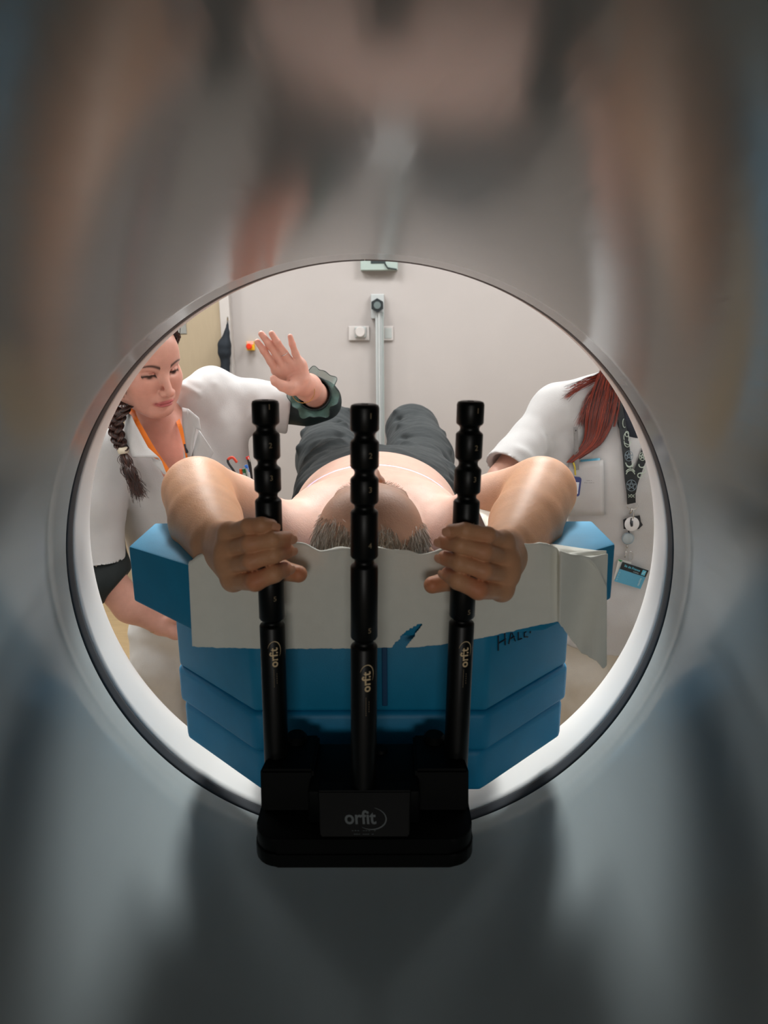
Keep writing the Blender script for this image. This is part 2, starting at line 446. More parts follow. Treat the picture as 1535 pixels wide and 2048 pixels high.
# the seal is a split band; its butt joint sits at the top (local angle measured in the x / -z plane)
ring('bore_seal', [(GR+.006, YS), (GR+.0005, YS+.0015), (GR+.0002, YS+.006), (GR+.0002, YS+.018), (GR+.0012, YS+.0235), (GR+.006, YS+.025)], m_seal, 191, a0=-g0+gap, a1=-g0-gap+2*math.pi)
ring('front_cover', [(GR+.008, YS-.001), (GR+.007, YS+.0245), (GR+.0015, YS+.0262), (.4585, YS+.04), (.463, 1.05), (.470, 1.084), (.476, 1.104), (.487, 1.125), (.504, 1.142), (.53, 1.154), (.60, 1.163), (.80, 1.167), (.95, 1.165), (.985, 1.155), (1.0, 1.13), (1.005, 1.1), (1.005, .45)], m_cover)
ring('rear_cover', [(.74, -.30), (.76, -.302), (.95, -.30), (.985, -.29), (1.0, -.265), (1.005, -.24), (1.005, .45)], m_cover)
bm = bmesh.new(); prism(bm, [(GX-.75, -.22), (GX+.75, -.22), (GX+.75, 1.08), (GX-.75, 1.08)], 0, .32, .02); bobj('plinth', bm, m_cover, gan, auto=40)

# ------------------------------------------------------------ couch
m_carbon = mat('carbon_black', (14, 16, 17), .35, noise=.1, nscale=80)
m_couch = mat('couch_shell', (218, 220, 222), .4, noise=.01)
CX = -.024
couch = empty('patient_couch', (CX, 2.2, 0))
tag(couch, 'white treatment couch carrying the patient through the gantry', 'couch')
bm = bmesh.new(); prism(bm, [(CX-.13, .765), (CX+.13, .765), (CX+.13, 1.25), (CX+.25, 1.4), (CX+.25, 3.2), (CX-.25, 3.2), (CX-.25, 1.4), (CX-.13, 1.25)], .745, .785, .006)
bobj('tabletop', bm, m_carbon, couch, auto=40)
bm = bmesh.new(); prism(bm, [(CX-.2, 1.6), (CX+.2, 1.6), (CX+.22, 3.1), (CX-.22, 3.1)], .62, .7445, .02); bobj('slide_housing', bm, m_couch, couch, auto=40)
bm = bmesh.new(); prism(bm, [(CX-.18, 2.0), (CX+.18, 2.0), (CX+.2, 2.9), (CX-.2, 2.9)], .0, .62, .03); bobj('pedestal', bm, m_couch, couch, auto=40)
m_pad = mat('pale_mattress', (215, 217, 218), .6, noise=.02)
bm = bmesh.new(); prism(bm, [(CX-.24, 1.13), (CX+.24, 1.13), (CX+.24, 3.15), (CX-.24, 3.15)], .7855, .885, .02, 3)
mattress = bobj('mattress', bm, m_pad, None, auto=40); tag(mattress, 'pale mattress on the couch under the lying patient', 'mattress')

# ------------------------------------------------------------ blue foam positioning block (three layers and the winged top)
s_ = .98
def BG(X, Y): return (X*s_-.003, Y*s_)
def bz(z): return CAMZ+z*s_
m_blue = mat('blue_foam_vinyl', (2, 130, 172), .52, noise=.05, nscale=30, bump=.00025, bscale=900)
m_blue2 = mat('blue_foam_vinyl_lower', (2, 128, 174), .5, noise=.05, nscale=30, bump=.00025, bscale=900)
blk = empty('foam_block', (0, .9, .787)); tag(blk, 'blue layered foam block with angled wings under the head and elbows', 'cushion')
XC = -.024/s_
def outline(hw, fw, y0, y1, yb):
    return [BG(XC-hw, yb), BG(XC-hw, y1), BG(XC-fw, y0), BG(XC+fw, y0), BG(XC+hw, y1), BG(XC+hw, yb)]
bm = bmesh.new(); prism(bm, outline(.309, .160, .862, 1.0, 1.10), bz(-.646), bz(-.5765), .010, 3); bobj('lower_layer', bm, m_blue2, blk, auto=50)
bm = bmesh.new(); prism(bm, outline(.314, .165, .856, 1.0, 1.10), bz(-.5755), bz(-.513), .009, 3); bobj('middle_layer', bm, m_blue2, blk, auto=50)
bm = bmesh.new()
prism(bm, outline(.311, .163, .858, 1.0, 1.12), bz(-.5125), bz(-.39), .007, 3)
bobj('upper_layer', bm, m_blue, blk, auto=50)
bm = bmesh.new()
wing = [BG(XC-.354, 1.07), BG(XC-.350, .943), BG(XC-.236, .856), BG(XC-.15, .840), BG(XC+.15, .840), BG(XC+.238, .856), BG(XC+.354, .943), BG(XC+.357, 1.07), BG(XC+.185, 1.07), BG(XC+.180, .93), BG(XC+.15, .895), BG(XC-.14, .895), BG(XC-.17, .93), BG(XC-.175, 1.07)]
prism(bm, wing, bz(-.389), bz(-.293), .004, 2)
# underside chamfer of both wings
for v in bm.verts:
    if v.co.z < bz(-.34) and abs(v.co.x-XC*s_) > .30: v.co.z += .010
bobj('winged_top', bm, m_blue, blk, auto=40)
# narrow strap slot down the middle of the front
bm = bmesh.new(); box(bm, (-.0105, .856*s_-.0035, bz(-.50)), (-.003, .858*s_+.004, bz(-.40)), .001)
bobj('front_strap', bm, mat('dark_blue_strap', (4, 74, 118), .5), blk)
# felt-pen writing on the right chamfer, its last letters under the sheet
p0 = np.array([*BG(XC+.163, .858), 0]); p1 = np.array([*BG(XC+.311, 1.0), 0]); tdir = (p1-p0)/np.linalg.norm(p1-p0); nrm = np.array([tdir[1], -tdir[0], 0])
def chamfer_pt(px, py):
    o = np.array([0, 0, CAMZ]); d = FW+RT*(px-767.5)/FPX+UP*(1024-py)/FPX
    q = p0+nrm*.0012; t = ((q-o)@nrm)/(d@nrm); return o+d*t
strokes = [[(996, 1272), (996, 1301)], [(1009, 1266), (1010, 1290)], [(996, 1287), (1011, 1278)], [(1017, 1288), (1022, 1262), (1030, 1282)], [(1018, 1279), (1028, 1273)], [(1036, 1262), (1036, 1280), (1043, 1277)], [(1053, 1262), (1048, 1266), (1048, 1274), (1055, 1274)], [(1060, 1262), (1060, 1266)]]
bm = bmesh.new()
for st in strokes: tube(bm, [chamfer_pt(*p) for p in st], .0010, 6)
bobj('pen_writing', bm, mat('felt_pen', (16, 38, 58), .6), blk)

# ------------------------------------------------------------ arm support: base and three grip posts
m_blk = mat('black_plastic', (2, 4, 4), .55, noise=.05, nscale=60, spec=.12)
m_post = mat('black_anodised', (3, 5, 5), .38, noise=.05, nscale=60, spec=.25)
m_print = mat('tan_print', (226, 200, 158), .6); m_print2 = mat('grey_print', (88, 96, 98), .6)
base = empty('arm_support_base', (CX, .73, .787)); tag(base, 'black base block of the arm support at the end of the couch', 'support base')
def bx(px, py, Y): return at(px, py, Y)
xl, xr = at(507, 1660, .69)[0], at(948, 1660, .69)[0]
def rrect(x0, x1, y0, y1, r, n=7, front_only=False):
    pts = []
    for cx, cy, a in ((x1-r, y1-r, 0), (x0+r, y1-r, 90), (x0+r, y0+r, 180), (x1-r, y0+r, 270)):
        for i in range(n): t = math.radians(a+90*i/(n-1)); pts.append((cx+r*math.cos(t), cy+r*math.sin(t)))
    return pts
bm = bmesh.new(); prism(bm, rrect(xl, xr, .672, .81, .030), .8146, .832, .002, 2); bobj('bottom_plate', bm, m_blk, base, auto=35)
bm = bmesh.new(); prism(bm, rrect(xl+.0015, xr-.0015, .6735, .808, .029), .8325, .852, .003, 2); bobj('upper_plate', bm, m_blk, base, auto=35)
bm = bmesh.new(); box(bm, (CX-.10, .78, .7855), (CX+.10, .822, .8145), .002); bobj('mounting_rail', bm, m_blk, base)
def sideblock(sg):
    xo = xl+.003 if sg < 0 else xr-.003; xi = xo+(.066 if sg < 0 else -.066)
    bm = bmesh.new(); x0, x1 = min(xo, xi), max(xo, xi)
    v = box(bm, (x0, .722, .852), (x1, .806, .906), .0)
    for q in v:
        if q.co.z > .9 and q.co.y > .78: q.co.x += (.010 if sg < 0 else -.010) if abs(q.co.x-xo) < .001 else 0
        if q.co.z > .9 and q.co.y < .73: q.co.y += .006
    bmesh.ops.bevel(bm, geom=list(bm.edges), offset=.003, segments=2, affect='EDGES')
    bobj('post_socket', bm, m_blk, base, auto=35)
sideblock(-1); sideblock(1)
bm = bmesh.new()
xc0, xc1 = xl+.066, xr-.066
pts = [(xc0, .806), (xc0, .73), (xc1, .73), (xc1, .806)]
v = box(bm, (xc0-.002, .70, .852), (xc1+.002, .800, .897), .004); bobj('center_socket', bm, m_blk, base, auto=35)
for sx_, px in ((-1, 592), (1, 868)):
    bm = bmesh.new(); q = at(px, 1466, .795); lathe(bm, [(.0145, .85), (.0145, q[2]-.004), (.011, q[2])], Matrix.Translation((q[0], .793, 0)), 24)
    bobj('clamp_knob', bm, m_blk, base, auto=40)
bm = bmesh.new(); q = at(762, 1498, .78); lathe(bm, [(.009, .86), (.009, q[2]-.003), (.007, q[2])], Matrix.Translation((q[0], .782, 0)), 20); bobj('release_knob', bm, m_blk, base, auto=40)
# sloping name plaque
A = at(635, 1583, .7005); B_ = at(822, 1583, .7005); Cc = at(818, 1688, .672); D = at(640, 1688, .672)
Cc[2] = D[2] = .853; Cc[1] = D[1] = .676
A[2] = B_[2] = .8985; A[1] = B_[1] = .6985
bm = bmesh.new(); off = np.array([0, .02, 0])
vs = [bm.verts.new(tuple(x)) for x in (A, B_, Cc, D, A+off, B_+off, Cc+off, D+off)]
for f in ((0, 1, 2, 3), (7, 6, 5, 4), (0, 4, 5, 1), (1, 5, 6, 2), (2, 6, 7, 3), (3, 7, 4, 0)): bm.faces.new([vs[i] for i in f])
bmesh.ops.bevel(bm, geom=list(bm.edges), offset=.0015, segments=2, affect='EDGES')
plq = bobj('name_plaque', bm, m_blk, base, auto=40)
ux = (B_-A)/np.linalg.norm(B_-A); uy = (A-D)/np.linalg.norm(A-D); un = np.cross(ux, uy)
def on_plaque(px, py):
    o = np.array([0, 0, CAMZ]); d = FW+RT*(px-767.5)/FPX+UP*(1024-py)/FPX; q = A+un*.0006; return o+d*(((q-o)@un)/(d@un))
def swoosh(w, h, n=22, a0=-100, a1=118, thick=.09):
    """tapering elliptical stroke around a word, flat"""
    V, F = [], []
    for i in range(n+1):
        t = math.radians(a0+(a1-a0)*i/n); th = thick*h*(.25+math.sin(math.pi*i/n))
        V += [((w)*math.cos(t), h*math.sin(t)), ((w-th)*math.cos(t), (h-th)*math.sin(t))]
    for i in range(n): F.append((2*i, 2*i+1, 2*i+3, 2*i+2))
    return V, F
def logo_flat():
    v, f = text_mesh('orfit', .0145, True, 1.0)
    V = [(x-.003, y) for x, y, z in v]; F = list(f)
    sv, sf = swoosh(.0125, .0085, a0=-130, a1=75); n = len(V)
    V += [(x+.006, y-.0005) for x, y in sv]; F += [tuple(i+n for i in q) for q in sf]
    return V, F
LV, LF = logo_flat()
c0 = on_plaque(727, 1636)
mobj('name_lettering', [c0+ux*x*1.45+uy*y*1.45 for x, y in LV], LF, m_print2, plq, smooth=False)
bm = bmesh.new()
for (px, py, w_) in ((727, 1661, .026), (727, 1668, .021)):
    c_ = on_plaque(px, py)
    for k in range(9):
        if k % 4 == 3: continue
        q = c_+ux*((k/8-.5)*w_); tube(bm, [q-ux*.001, q+ux*.001], .00045, 4)
bobj('small_print', bm, m_print2, plq)

def grip_post(name_lab, ptop, Y, ybase, notch, marks, logo_py, small_py, seed):
    """notch: pixel rows (start, end) of each groove at this post's depth"""
    top = at(*ptop, Y); bot = at(ybase[0], ybase[1], Y); zb = .858
    ax = (top-bot)/np.linalg.norm(top-bot); bot2 = bot+ax*((zb-bot[2])/ax[2])
    P = lambda py: (lambda q: (q[2]-zb)/ax[2])(at(ptop[0], py, Y))
    R = .0153; r2 = .0108
    prof = [(R, 0)]
    seq = sorted([(P(b), P(a)) for a, b in notch])
    for lo, hi in seq:
        md = (lo+hi)/2; hh = (hi-lo)/2
        prof += [(R, lo-.0015), (R-.0008, lo)]
        for t in np.linspace(-1, 1, 9): prof.append((r2+(R-.0012-r2)*(t*t)**1.2, md+hh*.92*t))
        prof += [(R-.0008, hi), (R, hi+.0015)]
    L = P(ptop[1])
    prof += [(R, L-.004), (R-.001, L-.0012), (R-.004, L), (.004, L), (.0035, L+.0006)]
    e = empty('grip_post', tuple(bot2)); tag(e, name_lab, 'grip post', 'grip posts of the arm support')
    MM = frame_z(bot2, bot2+ax); bm = bmesh.new(); lathe(bm, prof, MM, 40); bobj('shaft', bm, m_post, e, auto=50)
    # fine score rings below each grip section
    def wrap(V, h, rot=0., flip=False):
        """wrap flat lettering round the post; x along circumference, y up, phi0 facing camera"""
        out = []
        for x, y in V:
            ph = rot+x/R; Rr = R+.00025
            loc = np.array([math.sin(ph)*Rr, -math.cos(ph)*Rr, 0])
            out.append(bot2+ax*(h+y)+loc)
        return out
    side = math.radians(26)
    for ch, py in marks:
        v, f = text_mesh(ch, .0085, False)
        mobj('number_print', wrap([(x, y) for x, y, z in v], P(py), side), f, m_print3, e, smooth=False)
    # logo reading upwards: rotate 90 degrees
    V = [(-y*.95, x*1.0) for x, y in LV]
    mobj('name_lettering', wrap(V, P(logo_py), math.radians(14)), LF, m_print, e, smooth=False)
    bm = bmesh.new(); k = 0
    for dx, a_, b_ in ((.002, 0, 1), (-.0015, 0, .55)):
        for t in np.linspace(a_, b_, int(9*(b_-a_))+1):
            q = wrap([(-dx+.0012, 0)], P(small_py)-.011+.022*(t if dx > 0 else .2+t), math.radians(14))[0]
            tube(bm, [q-ax*.0007, q+ax*.0007], .00035, 4)
    bobj('small_print', bm, m_print3, e)
    return e, bot2, ax
m_print3 = mat('dim_tan_print', (150, 132, 104), .6)
YP, YC = .765, .715
PL = grip_post('black notched grip post held by the left hand in the picture', (530, 800), YP, (552, 1500), [(847, 866), (915.5, 935), (981, 999), (1118, 1134), (1236, 1248)], [('1', 812), ('2', 888), ('3', 952), ('4', 1045), ('5', 1190)], 1300, 1345, 1)
PC = grip_post('black notched grip post standing alone in the middle', (729, 808), YC, (727, 1480), [(861, 882), (934.5, 956), (1004, 1022), (1113, 1130), (1274, 1290)], [('1', 830), ('2', 908), ('3', 975), ('4', 1085), ('5', 1252)], 1347, 1400, 2)
PR = grip_post('black notched grip post held by the right hand in the picture', (941, 802), YP, (912, 1500), [(848, 866), (916, 937), (984, 1001), (1118, 1134), (1232, 1244)], [('1', 820), ('2', 893), ('3', 955), ('4', 1045), ('5', 1216)], 1300, 1345, 3)
#@@WALLTHINGS
# ------------------------------------------------------------ the lying man
m_skin = mat('skin', (205, 160, 135), .48, attr='tone', noise=.05, nscale=55, bump=.0004, bscale=420, spec=.35, sss=.12)
m_nail = mat('fingernail', (222, 164, 132), .4, spec=.25)
def A3(px, py, Y): return at(px, py, Y)
def hand_grip(nodes, rad, wrist, sg, yp):
    """nodes: finger -> list of (px, py, dY from the post axis)"""
    fingers = []; mcps = []
    for nm, pts in nodes.items():
        W_ = [A3(a, b, yp+c) for a, b, c in pts]
        if nm == 'thumb':
            fingers.append(chain(W_, rad[nm], kin=.006)); tb = W_; continue
        # slight swelling at the middle joint
        fingers.append(chain(W_, rad[nm], kin=.004)); mcps.append(W_[0])
    return fingers, mcps
YO = YP
gl = dict(
    pinky=[(459, 1066, .014), (497, 1052, -.024), (523, 1050, -.030), (541, 1052, -.024)],
    ring=[(456, 1098, .012), (500, 1087, -.030), (545, 1079, -.033), (573, 1077, -.014)],
    middle=[(457, 1131, .010), (502, 1122, -.032), (548, 1109, -.033), (574, 1102, -.012)],
    index=[(466, 1160, .008), (510, 1163, -.032), (548, 1147, -.033), (569, 1139, -.015)],
    thumb=[(452, 1128, .085), (490, 1140, .050), (560, 1140, .032), (597, 1148, .018)])
rl = dict(pinky=[.0102, .0090, .0087, .0082], ring=[.0108, .0100, .0094, .0088], middle=[.0110, .0103, .0096, .0089], index=[.0114, .0109, .0101, .0092], thumb=[.016, .0150, .0125, .0105])
gr = dict(
    pinky=[(1006, 1083, .014), (975, 1070, -.024), (930, 1061, -.031), (903, 1062, -.022)],
    ring=[(1012, 1116, .012), (968, 1103, -.031), (920, 1090, -.034), (888, 1084, -.014)],
    middle=[(1012, 1150, .010), (967, 1141, -.033), (918, 1125, -.034), (889, 1116, -.012)],
    index=[(1003, 1180, .008), (956, 1180, -.033), (915, 1161, -.034), (896, 1149, -.014)],
    thumb=[(1012, 1140, .085), (975, 1150, .050), (905, 1160, .032), (864, 1170, .016)])
FL, ML = hand_grip(gl, rl, None, -1, YO); FR, MR = hand_grip(gr, rl, None, 1, YO)
def arm_prims(fing, mcps, wrist, fore, elbow, upper, shoulder, thumb_root):
    out = []
    w = A3(*wrist); f = A3(*fore); e = A3(*elbow); u = A3(*upper); s = A3(*shoulder)
    wl, wh = w+np.array([0, 0, -.014]), w+np.array([0, 0, .014])
    t = (0, .33, .66, 1)
    for i, mc in enumerate(mcps):
        wq = wh+(wl-wh)*t[i]; out.append(cap(wq, mc, .019, .0125, k=.014))
    out.append(cap(w, (mcps[1]+mcps[2])/2, .024, .016, k=.014))
    hand = union(out, .014, .014)
    fg = union(fing[:4], .0010, .004)
    res = [chain([s, u, e], [.060, .054, .054], k=.03, kin=.008), chain([e, f, w], [.056, .0535, .038], k=.012, kin=.008), hand, fing[4], fg]
    res[4].k = .012
    return res
WL, EL = (436, 1086, .875), (396, 983, 1.09)
WR_, ER = (1020, 1098, .875), (1080, 983, 1.09)
armL = arm_prims(FL, ML, WL, (412, 1042, .985), EL, (470, 1012, 1.16), (556, 1070, 1.23), None)
armR = arm_prims(FR, MR, WR_, (1050, 1048, .985), ER, (990, 1008, 1.16), (906, 1072, 1.23), None)
bx0 = -.030
zt = lambda py, Y: at(742, py, Y)[2]
chest_top = zt(945, 1.38); belly_top = zt(903, 1.60)
head_c = at(741, 1058, .955)-np.array([0, 0, .028])
P_ = []
P_ += [ell((bx0, 1.36, chest_top-.118), (.186, .23, .118), k=.05), ell((bx0, 1.56, belly_top-.135), (.192, .24, .136), k=.05), ell((bx0, 1.76, belly_top-.15), (.185, .17, .115), k=.05)]
P_ += [ell((bx0-.085, 1.30, chest_top-.088), (.085, .085, .075), k=.05), ell((bx0+.085, 1.30, chest_top-.088), (.085, .085, .075), k=.05)]
P_ += [ell((bx0-.150, 1.215, chest_top-.115), (.072, .08, .075), k=.05), ell((bx0+.150, 1.215, chest_top-.115), (.072, .08, .075), k=.05)]
neck0 = head_c+np.array([0, .09, -.03]); P_ += [cap(neck0, (bx0, 1.20, chest_top-.10), .060, .075, k=.04)]
P_ += [cap((bx0-.09, 1.80, belly_top-.15), (bx0-.125, 2.14, zt(812, 2.15)-.095), .080, .052, k=.05), cap((bx0+.09, 1.80, belly_top-.15), (bx0+.125, 2.14, zt(812, 2.15)-.095), .080, .052, k=.05)]
P_ += [cap((bx0-.125, 2.14, zt(812, 2.15)-.10), (bx0-.12, 2.48, .96), .048, .04, k=.04), cap((bx0+.125, 2.14, zt(812, 2.15)-.10), (bx0+.12, 2.48, .96), .048, .04, k=.04)]
# feet
for s in (-1, 1): P_ += [cap((bx0+s*.12, 2.49, .95), (bx0+s*.13, 2.55, 1.06), .036, .030, k=.03)]
# head: supine, crown towards us; local axes: x across, f = face normal (up), c = crown direction (towards camera)
tilt = math.radians(-15)
hf = np.array([0, -math.sin(tilt), math.cos(tilt)]); hcn = np.array([0, -math.cos(tilt), -math.sin(tilt)]); hx = np.array([1., 0, 0])
HR = np.stack([hx, hcn, hf], 1)       # columns: local axes
def H(x, c, f_): return head_c+hx*x+hcn*c+hf*f_
hp = [ell(H(0, .022, -.005), (.0755, .088, .084), k=.02, R=HR), ell(H(0, -.020, .012), (.072, .085, .078), k=.03, R=HR),
      ell(H(0, -.09, .02), (.058, .06, .062), k=.03, R=HR), ell(H(0, -.125, .035), (.034, .03, .034), k=.03, R=HR),
      ell(H(0, .035, .040), (.062, .05, .045), k=.03, R=HR),
      cap(H(-.040, -.012, .074), H(-.012, -.020, .083), .0125, .010, k=.016), cap(H(.040, -.012, .074), H(.012, -.020, .083), .0125, .010, k=.016),
      cap(H(0, -.022, .082), H(0, -.064, .112), .008, .0105, k=.012), ell(H(0, -.068, .110), (.0125, .011, .0125), k=.006, R=HR),
      ell(H(-.0125, -.069, .100), (.0085, .009, .009), k=.006, R=HR), ell(H(.0125, -.069, .100), (.0085, .009, .009), k=.006, R=HR),
      ell(H(-.034, -.036, .066), (.017, .015, .014), k=.01, R=HR), ell(H(.034, -.036, .066), (.017, .015, .014), k=.01, R=HR),
      ell(H(-.045, -.065, .055), (.022, .025, .022), k=.02, R=HR), ell(H(.045, -.065, .055), (.022, .025, .022), k=.02, R=HR),
      ell(H(0, -.100, .083), (.024, .006, .010), k=.008, R=HR), ell(H(0, -.112, .080), (.021, .007, .010), k=.008, R=HR)]
for s in (-1, 1):
    hp.append(chain([H(s*.077, -.010, .004), H(s*.086, -.004, -.008), H(s*.084, -.022, -.016), H(s*.079, -.045, -.004)], [.006, .006, .006, .006], k=.008))
P_ += hp
# forehead furrows and crow's feet
for s in (-1, 1):
    for j, (c_, f_) in enumerate(((.004, .081), (.018, .0795), (.031, .077))):
        pts = [H(s*x, c_+.006*math.sin(x*60+j), f_-x*x*9) for x in (.006, .022, .038, .050)]
        q = chain(pts, [.0028, .0038, .0036, .0022], k=.006); q.cut = True
        # carve just at the surface
        P_.append(q)
P_.append(cap(H(0, -.012, .098), H(0, .010, .095), .006, .004, k=.008, cut=True))
PP = P_+armL+armR
faceb = (head_c+np.array([-.11, -.12, -.13]), head_c+np.array([.11, .17, .16]))
hlb = (A3(440, 1215, YO-.03)+np.array([-.045, -.05, -.02]), A3(620, 1030, YO-.03)+np.array([.02, .14, .03]))
hrb = (A3(850, 1225, YO-.03)+np.array([-.03, -.05, -.02]), A3(1020, 1040, YO-.03)+np.array([.045, .14, .03]))
fine = [hlb, hrb]
lo, hi = (-.50, .60, .86), (.45, 2.66, 1.45)
PV, PF = body_mesh(PP, [(.0016, hlb[0], hlb[1], [hlb], None), (.0016, hrb[0], hrb[1], [hrb], None), (.0022, faceb[0], faceb[1], [faceb], None), (.0052, lo, hi, None, [hlb, hrb, faceb])])
XH = (PV-head_c)@HR
_w = np.clip((XH[:, 2]-.048)/.02, 0, 1)*np.clip((XH[:, 1]+.030)/.012, 0, 1)*np.clip((.050-XH[:, 1])/.02, 0, 1)*np.clip((.068-np.abs(XH[:, 0]))/.02, 0, 1)*(np.abs(XH).max(1) < .13)
PV = PV-vnormals(PV, PF)*(_w*.0026*np.exp(-(np.sin(math.pi*(XH[:, 1]+2.2*XH[:, 0]**2+.0012*np.sin(XH[:, 0]*95))/.0135)/.42)**2))[:, None]
def skin_tone(V, base, tanned=None, tan=None, red=None):
    c = np.repeat(np.array([lin(base)]), len(V), 0)
    if tan is not None: c = c*(1-tan[:, None])+np.array([lin(tanned)])*tan[:, None]
    if red is not None:
        for p, r, a in red:
            w = a*np.exp(-((V-p)**2).sum(1)/(r*r)); c = c*(1-w[:, None])+c*np.array([[1.0, .62, .55]])*w[:, None]
    return c
cl = np.array([bx0, 1.2, 1.1])
dS = np.minimum(np.linalg.norm(PV-A3(*EL), axis=1), np.linalg.norm(PV-A3(*ER), axis=1))
armmask = ((np.abs(PV[:, 0]-bx0) > .13) & (PV[:, 1] < 1.16)) | (PV[:, 1] < .86)
tan = np.clip((1.20-PV[:, 1])/.14, 0, 1)*armmask
hd = np.exp(-(np.linalg.norm(PV-head_c, axis=1)/.13)**4)
tan = np.maximum(tan, hd*.62)
reds = [(A3(g['index'][1][0], g['index'][1][1], YO-.04), .016, .5) for g in (gl, gr)]+[(A3(g['thumb'][3][0], g['thumb'][3][1], YO), .022, .7) for g in (gl, gr)]
for g in (gl, gr):
    for n_ in ('pinky', 'ring', 'middle', 'index'): reds += [(A3(g[n_][3][0], g[n_][3][1], YO-.02), .011, .45), (A3(g[n_][1][0], g[n_][1][1], YO-.04), .010, .25)]
reds.append((at(602, 964, 1.33), .009, .7))
tone = skin_tone(PV, (208, 170, 154), (208, 154, 116), tan, reds)
man = fast_mesh('person', PV, PF, m_skin, None, tone)
tag(man, 'bare-chested grey-haired man lying on his back, arms raised to grip the black posts', 'person')
# finger nails
def nail(c, n, t, w, l, parent, m=None):
    """thin domed plate: centre, outward normal, finger direction"""
    n = n/np.linalg.norm(n); t = t-n*(t@n); t /= np.linalg.norm(t); s = np.cross(t, n)
    V, F = [], []; nu, nv = 8, 8
    for i in range(nu+1):
        for j in range(nv+1):
            u = (i/nu-.5)*2; v = (j/nv-.5)*2; uu = u*math.sqrt(1-v*v*.35); vv = v*math.sqrt(1-u*u*.35)
            V.append(c+s*uu*w+t*vv*l-n*(uu*uu*w*.42+vv*vv*l*.10))
    for i in range(nu):
        for j in range(nv): a = i*(nv+1)+j; F.append((a, a+1, a+nv+2, a+nv+1))
    return mobj('fingernail', V, F, m or m_nail, parent)
def add_nails(g, sg):
    for n_, r in (('pinky', .0086), ('ring', .0093), ('middle', .0095), ('index', .0097)):
        a, b = A3(*[g[n_][2][i]+(0 if i < 2 else YO) for i in range(3)]), A3(*[g[n_][3][i]+(0 if i < 2 else YO) for i in range(3)])
        t = (b-a)/np.linalg.norm(b-a); out = np.array([sg*.55, -1.0, 0]) if n_ != 'pinky' else np.array([sg*.25, -1, 0.1]); out = out-t*(out@t); out /= np.linalg.norm(out)
        nail(b+t*.003+out*(r+.0002), out, t, .0052, .0056, man)
add_nails(gl, 1); add_nails(gr, -1)

# short grey hair over the crown
n = 11000; paths = []
hc = head_c
cnt = 0
while cnt < n:
    v = rng.normal(size=3); v /= np.linalg.norm(v)
    x, c_, f_ = v
    rad = np.array([.0765, .089, .085])
    if c_ < -.45: continue
    p = H(x*rad[0], .020+c_*rad[1], -.004+f_*rad[2])
    w_ = p-np.array([0, 0, CAMZ]); hpx = 767.5+FPX*(w_@RT)/(w_@FW); hpy = 1024-FPX*(w_@UP)/(w_@FW)
    if f_ > -.15 and hpy < np.interp(hpx, [632, 645, 665, 690, 705, 735, 765, 785, 800, 815, 832, 850], [1004, 1006, 1018, 1040, 1054, 1052, 1046, 1052, 1078, 1072, 1034, 1008])+rng.normal()*4: continue
    nrm_ = HR@np.array([x/rad[0], c_/rad[1], f_/rad[2]]); nrm_ /= np.linalg.norm(nrm_)
    comb = -hf*.9+hx*(.5*np.sign(x)*abs(x))+hcn*.1+rng.normal(size=3)*.33
    if f_ > .2: comb = comb+hcn*.8
    comb = comb-nrm_*(comb@nrm_); comb /= np.linalg.norm(comb)
    L = rng.uniform(.018, .034)
    ts = np.linspace(0, 1, 5)[:, None]
    lift = rng.uniform(.25, .6)
    paths.append(p-nrm_*.001+comb*L*ts+nrm_*L*lift*(ts-.55*ts**2)); cnt += 1
m_hair_g = hair_mat('grey_hair', (128, 110, 92), (232, 222, 208), .5)
strands('hair', None, paths, .00075, .0003, m_hair_g, man)
# eyebrows
br = []
for s in (-1, 1):
    for i in range(70):
        u = rng.uniform(0, 1); p = H(s*(.014+.034*u), -.019+rng.normal()*.0022+.003*u, .0935-.016*u*u)
        d = hx*s*.8+hf*.5-hcn*.5+rng.normal(size=3)*.3; d /= np.linalg.norm(d); L = .009
        br.append([p+d*L*t for t in (0, .5, 1)])
strands('eyebrows', None, br, .0006, .0002, hair_mat('pale_brow', (170, 140, 115), (215, 195, 175)), man)

# trousers (legs drawn up over a knee support)
m_trs = mat('dark_trousers', (30, 36, 38), .85, noise=.12, nscale=120, bump=.0005, bscale=500, sheen=.05)
kz = zt(812, 2.15)
kl, kr = at(662, 812, 2.15)[0], at(824, 812, 2.15)[0]
T_ = [ell((bx0, 1.74, belly_top-.118), (.212, .15, .112), k=.05), ell((bx0, 1.66, belly_top-.15), (.212, .12, .115), k=.05)]
for s, kx in ((-1, kl), (1, kr)):
    kp = np.array([kx, 2.15, kz-.078]); T_ += [chain([(bx0+s*.105, 1.78, belly_top-.135), ((bx0+s*.11+kx)/2+s*.012, 1.97, (belly_top-.13+kz-.09)/2+.0), kp], [.104, .094, .080], k=.03, kin=.03)]
    T_ += [chain([kp, (kx, 2.33, 1.03), (kx+s*-.0, 2.50, .955)], [.079, .066, .052], k=.02, kin=.02)]
T_.append(halfspace((bx0, 2.50, .95), (0, 1, 0)))
bd = np.array([0, -math.cos(.25), math.sin(.25)])
T_.append(halfspace((bx0, 1.575, 1.2), (0, -1, -.10)))
T_.append(ell((bx0, 1.50, belly_top-.142), (.200, .21, .142), k=.004, cut=True))
fl = []
